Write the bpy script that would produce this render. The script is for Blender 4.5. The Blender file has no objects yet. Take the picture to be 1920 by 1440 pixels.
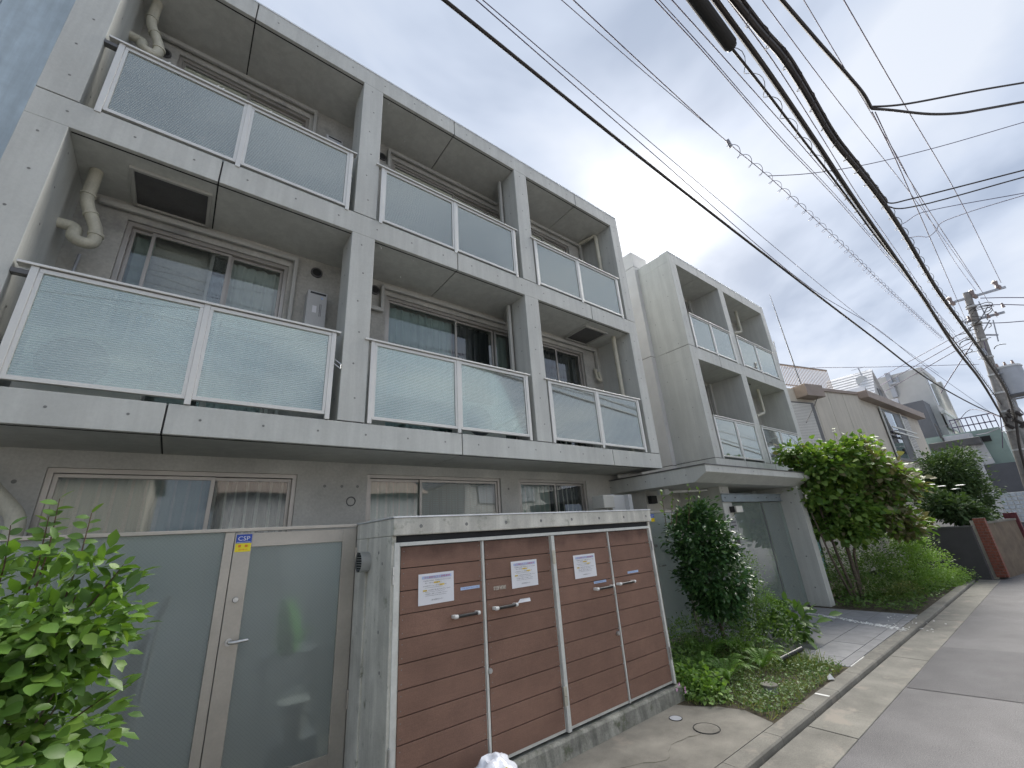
import bpy, bmesh, math, random
import numpy as np
from mathutils import Vector, Matrix, noise as mnoise
rnd = random.Random(7)
nr = np.random.RandomState(11)
S = bpy.context.scene
COL = S.collection

# ------------------------------------------------------------------ camera, sky, sun, exposure
FPX, YAW, PIT, ROL = 781.44, math.radians(38.6895), math.radians(20.0892), math.radians(-4.02893)
CAM = Vector((0, 0, 1.75))
cy, sy, cp, sp = math.cos(YAW), math.sin(YAW), math.cos(PIT), math.sin(PIT)
FW = Vector((sy * cp, cy * cp, sp)); R0 = Vector((cy, -sy, 0)); U0 = R0.cross(FW)
cr, sr = math.cos(ROL), math.sin(ROL)
RT = cr * R0 + sr * U0; UP = -sr * R0 + cr * U0
cam_d = bpy.data.cameras.new('camera'); cam = bpy.data.objects.new('camera', cam_d); COL.objects.link(cam)
m = Matrix((RT, UP, -FW)).transposed().to_4x4(); m.translation = CAM
cam.matrix_world = m
cam_d.sensor_fit = 'HORIZONTAL'; cam_d.sensor_width = 36; cam_d.lens = FPX / 1920 * 36
cam_d.clip_start = 0.05; cam_d.clip_end = 3000
S.camera = cam
S.render.resolution_x, S.render.resolution_y = 1024, 768
S.view_settings.view_transform = 'Standard'; S.view_settings.look = 'None'
S.view_settings.exposure = 3.4; S.view_settings.gamma = 1; S.view_settings.use_curve_mapping = False
S.render.engine = 'CYCLES'
S.cycles.use_denoising = True; S.cycles.max_bounces = 8; S.cycles.transparent_max_bounces = 24
S.cycles.transmission_bounces = 6; S.cycles.glossy_bounces = 4; S.cycles.diffuse_bounces = 4
S.cycles.sample_clamp_indirect = 6; S.cycles.caustics_reflective = False; S.cycles.caustics_refractive = False

def ray(px, py): return FW + RT * ((px - 960) / FPX) - UP * ((py - 720) / FPX)
def PX(px, py, x): d = ray(px, py); return CAM + d * (x / d.x)
def PY(px, py, y): d = ray(px, py); return CAM + d * (y / d.y)
def PZ(px, py, z): d = ray(px, py); return CAM + d * ((z - CAM.z) / d.z)

SUND = ray(1232, 415).normalized()
el = math.asin(SUND.z)
sun_d = bpy.data.lights.new('sun', 'SUN'); sun_d.energy = 1.5; sun_d.angle = math.radians(62); sun_d.color = (1, .95, .88)
sun = bpy.data.objects.new('sun', sun_d); COL.objects.link(sun)
sun.rotation_euler = (-SUND).to_track_quat('-Z', 'Y').to_euler()
W = bpy.data.worlds.new('World'); S.world = W; W.use_nodes = True
nt = W.node_tree; nt.nodes.clear()
def N(t, ty, **k):
    n = t.nodes.new(ty)
    for a, b in k.items(): setattr(n, a, b)
    return n
out = N(nt, 'ShaderNodeOutputWorld'); bg = N(nt, 'ShaderNodeBackground'); nt.links.new(bg.outputs[0], out.inputs[0])
sky = N(nt, 'ShaderNodeTexSky', sky_type='NISHITA'); sky.sun_disc = False
sky.sun_elevation = el; sky.sun_rotation = math.atan2(SUND.x, SUND.y)
tc = N(nt, 'ShaderNodeTexCoord')
def L(t, a, b): t.links.new(a, b)
# cloud layer seen in perspective: project direction on a plane overhead
sep = N(nt, 'ShaderNodeSeparateXYZ'); L(nt, tc.outputs['Generated'], sep.inputs[0])
zz = N(nt, 'ShaderNodeMath', operation='MAXIMUM'); L(nt, sep.outputs[2], zz.inputs[0]); zz.inputs[1].default_value = 0.0
za = N(nt, 'ShaderNodeMath', operation='ADD'); L(nt, zz.outputs[0], za.inputs[0]); za.inputs[1].default_value = .22
dx = N(nt, 'ShaderNodeMath', operation='DIVIDE'); L(nt, sep.outputs[0], dx.inputs[0]); L(nt, za.outputs[0], dx.inputs[1])
dy = N(nt, 'ShaderNodeMath', operation='DIVIDE'); L(nt, sep.outputs[1], dy.inputs[0]); L(nt, za.outputs[0], dy.inputs[1])
cmb = N(nt, 'ShaderNodeCombineXYZ'); L(nt, dx.outputs[0], cmb.inputs[0]); L(nt, dy.outputs[0], cmb.inputs[1])
n1 = N(nt, 'ShaderNodeTexNoise'); n1.inputs['Scale'].default_value = 1.7; n1.inputs['Detail'].default_value = 5; n1.inputs['Roughness'].default_value = .5
n1.inputs['Distortion'].default_value = .35
L(nt, cmb.outputs[0], n1.inputs['Vector'])
rp = N(nt, 'ShaderNodeValToRGB'); L(nt, n1.outputs[0], rp.inputs[0])
e = rp.color_ramp.elements
e[0].position = .38; e[0].color = (.195, .23, .295, 1); e[1].position = .64; e[1].color = (.36, .385, .43, 1)
k = e.new(.5); k.color = (.285, .32, .385, 1)
# glow of the sun through thin cloud
dt = N(nt, 'ShaderNodeVectorMath', operation='DOT_PRODUCT'); L(nt, tc.outputs['Generated'], dt.inputs[0]); dt.inputs[1].default_value = SUND
dn = N(nt, 'ShaderNodeMath', operation='MAXIMUM'); L(nt, dt.outputs['Value'], dn.inputs[0]); dn.inputs[1].default_value = 0
def powr(e_, s_):
    a = N(nt, 'ShaderNodeMath', operation='POWER'); L(nt, dn.outputs[0], a.inputs[0]); a.inputs[1].default_value = e_
    b = N(nt, 'ShaderNodeMath', operation='MULTIPLY'); L(nt, a.outputs[0], b.inputs[0]); b.inputs[1].default_value = s_
    return b
g1, g2 = powr(260, .75), powr(26, .06)
ga = N(nt, 'ShaderNodeMath', operation='ADD'); L(nt, g1.outputs[0], ga.inputs[0]); L(nt, g2.outputs[0], ga.inputs[1])
gm = N(nt, 'ShaderNodeMath', operation='MULTIPLY'); L(nt, ga.outputs[0], gm.inputs[0])
nm = N(nt, 'ShaderNodeMath', operation='MULTIPLY_ADD'); L(nt, n1.outputs[0], nm.inputs[0]); nm.inputs[1].default_value = 1.4; nm.inputs[2].default_value = .3
L(nt, nm.outputs[0], gm.inputs[1])
gc = N(nt, 'ShaderNodeVectorMath', operation='SCALE'); gc.inputs[0].default_value = (1, .97, .9); L(nt, gm.outputs[0], gc.inputs['Scale'])
sk = N(nt, 'ShaderNodeVectorMath', operation='SCALE'); L(nt, sky.outputs[0], sk.inputs[0]); sk.inputs['Scale'].default_value = .05
mx = N(nt, 'ShaderNodeMix', data_type='RGBA'); mx.inputs[0].default_value = .92; L(nt, sk.outputs[0], mx.inputs[6]); L(nt, rp.outputs[0], mx.inputs[7])
ad = N(nt, 'ShaderNodeVectorMath', operation='ADD'); L(nt, mx.outputs[2], ad.inputs[0]); L(nt, gc.outputs[0], ad.inputs[1])
L(nt, ad.outputs[0], bg.inputs[0]); bg.inputs[1].default_value = .222

# ------------------------------------------------------------------ materials
MAT = {}
FINE = {'asphalt': .3, 'asphalt_dark': .3, 'gutter': .2, 'apron': .2}
def newmat(name):
    m = bpy.data.materials.new(name); m.use_nodes = True; m.node_tree.nodes.clear(); MAT[name] = m
    t = m.node_tree; o = N(t, 'ShaderNodeOutputMaterial'); return m, t, o
def pos(t, scale=(1, 1, 1)):
    c = N(t, 'ShaderNodeNewGeometry'); mp = N(t, 'ShaderNodeMapping'); mp.inputs['Scale'].default_value = scale
    L(t, c.outputs['Position'], mp.inputs[0]); return mp.outputs[0]
def noise(t, vec, sc, det=4, ro=.55):
    n = N(t, 'ShaderNodeTexNoise'); n.inputs['Scale'].default_value = sc; n.inputs['Detail'].default_value = det
    n.inputs['Roughness'].default_value = ro; L(t, vec, n.inputs['Vector']); return n.outputs[0]
def ramp(t, fac, *st):
    r = N(t, 'ShaderNodeValToRGB'); L(t, fac, r.inputs[0]); e = r.color_ramp.elements
    while len(e) < len(st): e.new(.5)
    for q, (p, c) in zip(e, st): q.position = p; q.color = (*c, 1) if len(c) == 3 else c
    return r.outputs[0]
def mixc(t, f, a, b, bt='MIX'):
    x = N(t, 'ShaderNodeMix', data_type='RGBA', blend_type=bt)
    if isinstance(f, (int, float)): x.inputs[0].default_value = f
    else: L(t, f, x.inputs[0])
    for i, v in ((6, a), (7, b)):
        if isinstance(v, tuple): x.inputs[i].default_value = (*v, 1)
        else: L(t, v, x.inputs[i])
    return x.outputs[2]
def g(v): return (v, v, v)
def surf(name, base, rough=.7, metal=0, var=.12, scale=3, fine=60, bump=.15, bdist=.004, streak=0, spec=.5, blotch=None, rand=0):
    m, t, o = newmat(name); b = N(t, 'ShaderNodeBsdfPrincipled'); L(t, b.outputs[0], o.inputs[0])
    p = pos(t)
    big = noise(t, p, scale, 5, .6); fi = noise(t, p, fine, 3, .6)
    c = mixc(t, 1, base, ramp(t, big, (.3, g(1 - var * 1.6)), (.7, g(1 + var))), 'MULTIPLY')
    c = mixc(t, 1, c, ramp(t, fi, (.3, g(1 - FINE.get(name, var * .6))), (.7, g(1 + FINE.get(name, var * .6)))), 'MULTIPLY')
    if streak:
        s = noise(t, pos(t, (5, 5, .35)), 1.6, 5, .65)
        c = mixc(t, 1, c, ramp(t, s, (.42, g(1 - streak)), (.6, g(1))), 'MULTIPLY')
    if blotch:
        s = noise(t, p, blotch[0], 6, .65)
        f = ramp(t, s, (blotch[1], g(0)), (blotch[1] + .12, g(1)))
        c = mixc(t, f, c, blotch[2])
    if rand:
        oi = N(t, 'ShaderNodeObjectInfo')
        c = mixc(t, 1, c, ramp(t, oi.outputs['Random'], (0, g(1 - rand)), (1, g(1 + rand))), 'MULTIPLY')
    L(t, c, b.inputs['Base Color']); b.inputs['Roughness'].default_value = rough; b.inputs['Metallic'].default_value = metal
    b.inputs['Specular IOR Level'].default_value = spec
    if bump:
        bn = N(t, 'ShaderNodeBump'); bn.inputs['Strength'].default_value = bump; bn.inputs['Distance'].default_value = bdist
        L(t, fi, bn.inputs['Height']); L(t, bn.outputs[0], b.inputs['Normal'])
    return m
surf('concrete', (.555, .565, .53), .6, var=.06, scale=.9, fine=45, streak=.10, blotch=(1.7, .66, (.49, .505, .485)))
surf('concrete_dark', (.20, .205, .2), .8, var=.15, scale=2)
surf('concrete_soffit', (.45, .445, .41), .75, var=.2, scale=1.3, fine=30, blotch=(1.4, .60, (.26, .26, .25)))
surf('concrete_ground_wall', (.50, .495, .46), .75, var=.14, scale=1.5, fine=40)
surf('concrete_bright', (.58, .58, .57), .6, var=.06, scale=1.2)
surf('box_concrete', (.68, .67, .60), .85, var=.12, scale=4, fine=80, bump=.5, streak=.2, blotch=(7, .6, (.25, .26, .2)))
surf('plinth', (.32, .32, .28), .9, var=.25, scale=6, fine=70, bump=.6, streak=.4, blotch=(9, .55, (.12, .13, .09)))
surf('tie', (.24, .24, .23), .9, bump=0)
surf('joint', (.06, .06, .06), .9, bump=0)
surf('groove', (.02, .02, .02), .9, bump=0)
surf('coping', (.75, .78, .8), .35, metal=.3, bump=0)
surf('rail', (.66, .65, .61), .38, metal=.45, var=.03, bump=0)
surf('frame', (.42, .40, .37), .4, metal=.5, var=.04, bump=0)
surf('frame_dark', (.12, .12, .12), .45, metal=.3, bump=0)
surf('gate_frame', (.45, .425, .38), .42, metal=.5, var=.06, scale=5, bump=0)
surf('white_steel', (.66, .67, .63), .5, var=.08, scale=6, fine=50, bump=0, blotch=(14, .70, (.30, .22, .15)))
surf('steel', (.55, .56, .56), .28, metal=.9, var=.05, bump=0)
surf('beam_steel', (.30, .35, .38), .45, metal=.4, var=.12, bump=.1)
surf('pvc', (.60, .58, .47), .5, var=.1, scale=5, bump=0, streak=.2)
surf('duct', (.44, .44, .41), .5, var=.05, bump=0)
surf('white_paint', (.70, .70, .68), .5, var=.04, bump=0)
surf('white_dull', (.52, .53, .53), .6, var=.05, bump=0)
surf('black', (.015, .015, .016), .35, bump=0)
surf('black_matte', (.02, .02, .02), .8, bump=0)
surf('cable', (.03, .024, .022), .6, bump=0)
surf('cable_thin', (.10, .08, .14), .6, bump=0)
surf('asphalt', (.135, .132, .135), .85, var=.15, scale=1.6, fine=110, bump=.9, bdist=.006, blotch=(.9, .55, (.118, .115, .118)))
surf('asphalt_dark', (.106, .104, .108), .85, var=.18, scale=1.2, fine=220, bump=.9, bdist=.006)
surf('gutter', (.185, .178, .155), .85, var=.22, scale=2.2, fine=120, bump=.5, blotch=(3.2, .55, (.26, .235, .20)))
surf('apron', (.19, .18, .155), .88, var=.25, scale=2.6, fine=130, bump=.5, blotch=(2.1, .60, (.25, .225, .19)))
surf('soil', (.085, .07, .045), .95, var=.3, scale=8, fine=90, bump=1, bdist=.02)
surf('ground', (.10, .10, .10), .95, var=.2)
surf('tile', (.27, .27, .275), .85, var=.1, scale=5, fine=90, bump=.15, rand=.07)
surf('grout', (.13, .13, .14), .9, bump=0)
surf('moss', (.10, .095, .07), .95, var=.4, scale=12, fine=90, bump=.7)
surf('neighbour', (.52, .62, .68), .35, var=.10, scale=.7, fine=9, streak=.16, bump=.05)
surf('beige_wall', (.56, .52, .45), .8, var=.05, scale=1.0, streak=.10, bump=.1)
surf('brown_trim', (.29, .235, .20), .6, var=.08, bump=0)
surf('white_wall', (.60, .61, .63), .6, var=.05, bump=0)
surf('modern_wall', (.50, .50, .49), .7, var=.04, bump=0)
surf('dark_cladding', (.10, .105, .12), .6, var=.08, bump=0)
surf('green_wall', (.25, .33, .30), .7, var=.05, bump=0)
surf('dark_wall', (.06, .058, .06), .8, var=.1)
surf('brick_red', (.22, .075, .05), .85, var=.3, scale=20, fine=60, bump=.5)
surf('brick_dark', (.12, .03, .035), .8, var=.2, scale=20)
surf('brown_panel', (.15, .115, .08), .85, var=.2, scale=4)
surf('pole', (.27, .26, .25), .85, var=.15, scale=8, streak=.2)
surf('grey_metal', (.36, .38, .42), .5, metal=.2, var=.06, bump=0)
surf('insulator', (.22, .17, .16), .3, bump=0)
surf('bark', (.13, .105, .08), .9, var=.3, scale=30, fine=90, bump=.8)
surf('twig', (.10, .06, .04), .8, bump=0)
surf('bag', (.70, .73, .80), .25, var=.08, scale=20, bump=.3)
surf('yellow', (.85, .70, .02), .4, bump=0)
surf('blue', (.02, .08, .45), .4, bump=0)
surf('orange', (.75, .22, .02), .5, bump=0)
surf('paper', (.80, .81, .84), .8, var=.02, bump=0)
surf('ink', (.12, .12, .14), .8, bump=0)
surf('ink_red', (.55, .05, .12), .8, bump=0)
surf('ink_blue', (.15, .25, .50), .8, bump=0)
surf('pale_blue', (.46, .58, .80), .7, bump=0)
surf('highlight', (.88, .66, .10), .7, bump=0)
surf('gum', (.42, .38, .32), .8, var=.3, scale=60, bump=0, blotch=(50, .52, (.2, .1, .08)))
surf('purple_cloth', (.05, .03, .07), .9, bump=0)
surf('green_plastic', (.10, .35, .05), .5, bump=0)
surf('shutter', (.60, .59, .56), .55, var=.03, bump=0)
surf('petal_white', (.80, .80, .77), .7, bump=0)
surf('pink', (.65, .35, .55), .6, bump=0)
surf('lamp_shade', (.74, .73, .66), .3, bump=0)
surf('plate', (.33, .335, .34), .45, metal=.3, bump=0)
surf('glass_block', (.50, .56, .62), .2, bump=0)
surf('teal', (.16, .33, .31), .3, var=.1, bump=0)
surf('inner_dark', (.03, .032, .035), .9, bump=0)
# reddish brown boards with grime at the head and base of the doors, scratches
m, t, o = newmat('plank'); b = N(t, 'ShaderNodeBsdfPrincipled'); L(t, b.outputs[0], o.inputs[0])
p = pos(t); gr = noise(t, pos(t, (3, 3, 90)), 2.2, 4, .6); bl = noise(t, p, 3.3, 6, .65); ft = noise(t, p, 150, 2)
c = mixc(t, 1, (.235, .14, .105), ramp(t, gr, (.3, g(.94)), (.7, g(1.05))), 'MULTIPLY')
c = mixc(t, 1, c, ramp(t, bl, (.3, g(.86)), (.72, g(1.12))), 'MULTIPLY')
c = mixc(t, 1, c, ramp(t, ft, (.3, g(.85)), (.7, g(1.12))), 'MULTIPLY')
sc = noise(t, pos(t, (14, 14, 2)), 2.5, 6, .7)
c = mixc(t, ramp(t, sc, (.66, g(0)), (.76, g(.32))), c, (.27, .20, .15))
oi = N(t, 'ShaderNodeObjectInfo'); c = mixc(t, 1, c, ramp(t, oi.outputs['Random'], (0, g(.95)), (1, g(1.07))), 'MULTIPLY')
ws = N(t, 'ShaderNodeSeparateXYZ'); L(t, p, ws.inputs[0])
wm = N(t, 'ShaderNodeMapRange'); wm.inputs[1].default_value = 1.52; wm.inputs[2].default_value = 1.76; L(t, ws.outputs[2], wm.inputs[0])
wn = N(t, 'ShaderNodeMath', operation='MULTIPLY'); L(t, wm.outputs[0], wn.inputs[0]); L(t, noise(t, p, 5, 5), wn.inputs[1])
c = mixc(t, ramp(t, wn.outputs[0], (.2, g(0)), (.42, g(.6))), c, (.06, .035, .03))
L(t, c, b.inputs['Base Color']); b.inputs['Roughness'].default_value = .72; b.inputs['Specular IOR Level'].default_value = .25
bn = N(t, 'ShaderNodeBump'); bn.inputs['Strength'].default_value = .3; bn.inputs['Distance'].default_value = .002; L(t, gr, bn.inputs['Height']); L(t, bn.outputs[0], b.inputs['Normal'])

def glassmat(name, tint, base_a, gloss_rough=.02, diff=None, dfac=0, lines=None, boost=.06, ior=1.5, wob=.12, gcol=(.95, .98, 1, 1)):
    """thin pane: tinted see-through + optional milky part + fresnel mirror"""
    m, t, o = newmat(name)
    tr = N(t, 'ShaderNodeBsdfTransparent'); tr.inputs[0].default_value = (*tint, 1)
    cur = tr.outputs[0]
    if diff:
        d = N(t, 'ShaderNodeBsdfDiffuse'); d.inputs[0].default_value = (*diff, 1)
        tl = N(t, 'ShaderNodeBsdfTranslucent'); tl.inputs[0].default_value = (*diff, 1)
        a = N(t, 'ShaderNodeMixShader'); a.inputs[0].default_value = .3; L(t, d.outputs[0], a.inputs[1]); L(t, tl.outputs[0], a.inputs[2])
        mxs = N(t, 'ShaderNodeMixShader'); mxs.inputs[0].default_value = dfac
        if lines:
            s = N(t, 'ShaderNodeSeparateXYZ'); L(t, pos(t), s.inputs[0])
            mu = N(t, 'ShaderNodeMath', operation='MULTIPLY'); L(t, s.outputs[2], mu.inputs[0]); mu.inputs[1].default_value = 2 * math.pi / lines[0]
            si = N(t, 'ShaderNodeMath', operation='SINE'); L(t, mu.outputs[0], si.inputs[0])
            ma = N(t, 'ShaderNodeMath', operation='MULTIPLY_ADD'); L(t, si.outputs[0], ma.inputs[0]); ma.inputs[1].default_value = lines[1]; ma.inputs[2].default_value = dfac
            L(t, ma.outputs[0], mxs.inputs[0])
        L(t, cur, mxs.inputs[1]); L(t, a.outputs[0], mxs.inputs[2]); cur = mxs.outputs[0]
    gl = N(t, 'ShaderNodeBsdfGlossy'); gl.inputs['Roughness'].default_value = gloss_rough; gl.inputs[0].default_value = gcol
    wv = N(t, 'ShaderNodeBump'); wv.inputs['Strength'].default_value = wob; wv.inputs['Distance'].default_value = .02
    L(t, noise(t, pos(t), 1.3, 1), wv.inputs['Height']); L(t, wv.outputs[0], gl.inputs['Normal'])
    fr = N(t, 'ShaderNodeFresnel'); fr.inputs[0].default_value = ior
    fa = N(t, 'ShaderNodeMath', operation='MULTIPLY_ADD', use_clamp=True); L(t, fr.outputs[0], fa.inputs[0]); fa.inputs[1].default_value = 1.3; fa.inputs[2].default_value = boost
    f = N(t, 'ShaderNodeMixShader'); L(t, fa.outputs[0], f.inputs[0]); L(t, cur, f.inputs[1]); L(t, gl.outputs[0], f.inputs[2])
    L(t, f.outputs[0], o.inputs[0])
glassmat('window_glass', (.86, .92, .90), 0, boost=.07)
glassmat('balcony_glass', (.80, .92, .89), 0, .03, (.86, .92, .86), .31, (.0200, .11), boost=.17, gcol=(.92, .98, .93, 1), wob=.02)
glassmat('entrance_glass', (.78, .90, .85), 0, .02, (.60, .70, .65), .38, boost=.02)
glassmat('wired_window', (.85, .92, .90), 0, .03, (.42, .50, .48), .25, boost=.05)
# frosted wired safety glass of the gate
m, t, o = newmat('frosted_glass'); b = N(t, 'ShaderNodeBsdfPrincipled')
b.inputs['Transmission Weight'].default_value = 1; b.inputs['IOR'].default_value = 1.45; b.inputs['Roughness'].default_value = .31
s = N(t, 'ShaderNodeSeparateXYZ'); L(t, pos(t), s.inputs[0])
def grid(sign):
    a = N(t, 'ShaderNodeMath', operation='MULTIPLY_ADD'); L(t, s.outputs[2], a.inputs[0]); a.inputs[1].default_value = sign; L(t, s.outputs[0], a.inputs[2])
    q = N(t, 'ShaderNodeMath', operation='MULTIPLY'); L(t, a.outputs[0], q.inputs[0]); q.inputs[1].default_value = 1 / .026
    fr = N(t, 'ShaderNodeMath', operation='FRACT'); L(t, q.outputs[0], fr.inputs[0])
    l_ = N(t, 'ShaderNodeMath', operation='LESS_THAN'); L(t, fr.outputs[0], l_.inputs[0]); l_.inputs[1].default_value = .07
    return l_.outputs[0]
mxx = N(t, 'ShaderNodeMath', operation='MAXIMUM'); L(t, grid(1.0), mxx.inputs[0]); L(t, grid(-1.0), mxx.inputs[1])
L(t, mixc(t, mxx.outputs[0], (.80, .93, .90), (.50, .60, .60)), b.inputs['Base Color'])
bn = N(t, 'ShaderNodeBump'); bn.inputs['Strength'].default_value = .5; bn.inputs['Distance'].default_value = .002; L(t, noise(t, pos(t), 130, 2), bn.inputs['Height']); L(t, bn.outputs[0], b.inputs['Normal'])
df = N(t, 'ShaderNodeBsdfDiffuse'); df.inputs[0].default_value = (.80, .88, .85, 1)
ms = N(t, 'ShaderNodeMixShader'); ms.inputs[0].default_value = .2; L(t, b.outputs[0], ms.inputs[1]); L(t, df.outputs[0], ms.inputs[2]); L(t, ms.outputs[0], o.inputs[0])
def cloth(name, col):
    m, t, o = newmat(name); d = N(t, 'ShaderNodeBsdfDiffuse'); d.inputs[0].default_value = (*col, 1)
    tl = N(t, 'ShaderNodeBsdfTranslucent'); tl.inputs[0].default_value = (*col, 1)
    a = N(t, 'ShaderNodeMixShader'); a.inputs[0].default_value = .25; L(t, d.outputs[0], a.inputs[1]); L(t, tl.outputs[0], a.inputs[2]); L(t, a.outputs[0], o.inputs[0])
cloth('curtain_pale', (.70, .76, .74)); cloth('curtain_teal', (.50, .62, .62)); cloth('curtain_dark', (.06, .07, .075)); cloth('curtain_green', (.42, .50, .47))
def leafmat(name, ca, cb, cc, rough=.45, trans=.3):
    m, t, o = newmat(name); b = N(t, 'ShaderNodeBsdfPrincipled')
    at = N(t, 'ShaderNodeAttribute', attribute_name='rnd')
    oi = N(t, 'ShaderNodeObjectInfo')
    av = N(t, 'ShaderNodeMath', operation='ADD'); L(t, at.outputs['Fac'], av.inputs[0])
    mo = N(t, 'ShaderNodeMath', operation='MULTIPLY'); L(t, oi.outputs['Random'], mo.inputs[0]); mo.inputs[1].default_value = .35
    L(t, mo.outputs[0], av.inputs[1])
    md = N(t, 'ShaderNodeMath', operation='MULTIPLY'); L(t, av.outputs[0], md.inputs[0]); md.inputs[1].default_value = .78
    c = ramp(t, md.outputs[0], (.0, ca), (.5, cb), (1, cc))
    L(t, c, b.inputs['Base Color']); b.inputs['Roughness'].default_value = rough
    tl = N(t, 'ShaderNodeBsdfTranslucent'); L(t, mixc(t, 1, c, (1.3, 1.35, .55), 'MULTIPLY'), tl.inputs[0])
    a = N(t, 'ShaderNodeMixShader'); a.inputs[0].default_value = trans; L(t, b.outputs[0], a.inputs[1]); L(t, tl.outputs[0], a.inputs[2]); L(t, a.outputs[0], o.inputs[0])
leafmat('leaf_light', (.06, .13, .03), (.125, .235, .045), (.23, .35, .065), .42, .32)
leafmat('leaf_glossy', (.02, .055, .02), (.05, .12, .04), (.12, .22, .065), .28, .15)
leafmat('leaf_redbud', (.05, .11, .03), (.11, .21, .045), (.24, .34, .08), .5, .35)
leafmat('leaf_rust', (.10, .11, .05), (.17, .17, .09), (.23, .20, .12), .6, .25)
leafmat('leaf_bush', (.05, .11, .03), (.10, .19, .045), (.18, .28, .07), .5, .3)
leafmat('leaf_bright', (.10, .20, .04), (.19, .33, .07), (.28, .42, .11), .5, .35)
leafmat('leaf_dark', (.03, .06, .025), (.06, .11, .04), (.10, .16, .055), .7, .2)
leafmat('fern', (.08, .17, .03), (.14, .28, .05), (.24, .40, .08), .5, .3)
leafmat('grass', (.09, .15, .03), (.17, .25, .06), (.36, .34, .14), .6, .25)

# ------------------------------------------------------------------ geometry helpers
class MB:
    def __init__(s): s.v = []; s.f = []; s.mi = []
    def add(s, vs, fs, mi=0):
        o = len(s.v); s.v += [tuple(v) for v in vs]; s.f += [tuple(i + o for i in f) for f in fs]; s.mi += [mi] * len(fs); return s
    def box(s, x0, x1, y0, y1, z0, z1, mi=0):
        return s.add([(x0, y0, z0), (x1, y0, z0), (x1, y1, z0), (x0, y1, z0), (x0, y0, z1), (x1, y0, z1), (x1, y1, z1), (x0, y1, z1)],
                     [(0, 3, 2, 1), (4, 5, 6, 7), (0, 1, 5, 4), (1, 2, 6, 5), (2, 3, 7, 6), (3, 0, 4, 7)], mi)
    def prism(s, poly, z0, z1, mi=0):
        n = len(poly); vs = [(x, y, z0) for x, y in poly] + [(x, y, z1) for x, y in poly]
        fs = [tuple(range(n))[::-1], tuple(range(n, 2 * n))] + [(i, (i + 1) % n, n + (i + 1) % n, n + i) for i in range(n)]
        return s.add(vs, fs, mi)
    def profx(s, prof, x0, x1, mi=0):      # profile in (y,z), extruded along x
        n = len(prof); vs = [(x0, y, z) for y, z in prof] + [(x1, y, z) for y, z in prof]
        fs = [tuple(range(n))[::-1], tuple(range(n, 2 * n))] + [(i, (i + 1) % n, n + (i + 1) % n, n + i) for i in range(n)]
        return s.add(vs, fs, mi)
    def ring(s, x0, x1, y0, y1, z0, z1, w, wb=None, wt=None, mi=0):
        wb = w if wb is None else wb; wt = w if wt is None else wt
        o = [(x0, z0), (x1, z0), (x1, z1), (x0, z1)]; i_ = [(x0 + w, z0 + wb), (x1 - w, z0 + wb), (x1 - w, z1 - wt), (x0 + w, z1 - wt)]
        vs = [(x, y, z) for y in (y0, y1) for x, z in o + i_]; fs = []
        for k in range(4):
            n = (k + 1) % 4; fs += [(k, n, 4 + n, 4 + k), (8 + n, 8 + k, 12 + k, 12 + n), (k, 8 + k, 8 + n, n), (4 + k, 4 + n, 12 + n, 12 + k)]
        return s.add(vs, fs, mi)
    def quad(s, a, b, c, d, mi=0): return s.add([a, b, c, d], [(0, 1, 2, 3)], mi)
    def slab(s, a, b, c, d, th, mi=0):     # thick quad
        a, b, c, d = map(Vector, (a, b, c, d)); n = (b - a).cross(d - a).normalized() * th
        vs = [a, b, c, d, a - n, b - n, c - n, d - n]
        return s.add(vs, [(0, 1, 2, 3), (7, 6, 5, 4), (0, 4, 5, 1), (1, 5, 6, 2), (2, 6, 7, 3), (3, 7, 4, 0)], mi)
    def tube(s, pts, r, n=8, mi=0, cap=True):
        pts = [Vector(p) for p in pts]; rs = r if isinstance(r, (list, tuple)) else [r] * len(pts)
        vs = []; fs = []; prev = None
        for i, p in enumerate(pts):
            d = (pts[min(i + 1, len(pts) - 1)] - pts[max(i - 1, 0)])
            if d.length < 1e-9: d = Vector((0, 0, 1))
            d.normalize()
            if prev is None: u = d.orthogonal().normalized()
            else:
                u = prev - d * prev.dot(d)
                u = u.normalized() if u.length > 1e-6 else d.orthogonal().normalized()
            prev = u; w = d.cross(u)
            for k in range(n):
                a = 2 * math.pi * k / n; vs.append(p + (u * math.cos(a) + w * math.sin(a)) * rs[i])
        for i in range(len(pts) - 1):
            for k in range(n):
                k2 = (k + 1) % n; fs.append((i * n + k, i * n + k2, (i + 1) * n + k2, (i + 1) * n + k))
        if cap: fs.append(tuple(range(n))[::-1]); fs.append(tuple(range((len(pts) - 1) * n, len(pts) * n)))
        return s.add(vs, fs, mi)
    def disc(s, c, nrm, r, n=12, mi=0, th=0):
        c = Vector(c); nrm = Vector(nrm).normalized()
        if th: return s.tube([c, c + nrm * th], r, n, mi)
        u = nrm.orthogonal().normalized(); w = nrm.cross(u)
        return s.add([c + (u * math.cos(2 * math.pi * k / n) + w * math.sin(2 * math.pi * k / n)) * r for k in range(n)], [tuple(range(n))], mi)
    def bar(s, a, b, w, h, mi=0, up=(0, 0, 1)):
        a, b = Vector(a), Vector(b); d = (b - a).normalized(); up = Vector(up); sd = d.cross(up).normalized(); u2 = sd.cross(d)
        vs = [q + sd * (i * w / 2) + u2 * (j * h / 2) for q in (a, b) for i, j in ((-1, -1), (1, -1), (1, 1), (-1, 1))]
        return s.add(vs, [(0, 1, 2, 3)[::-1], (4, 5, 6, 7), (0, 1, 5, 4), (1, 2, 6, 5), (2, 3, 7, 6), (3, 0, 4, 7)], mi)
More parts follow.
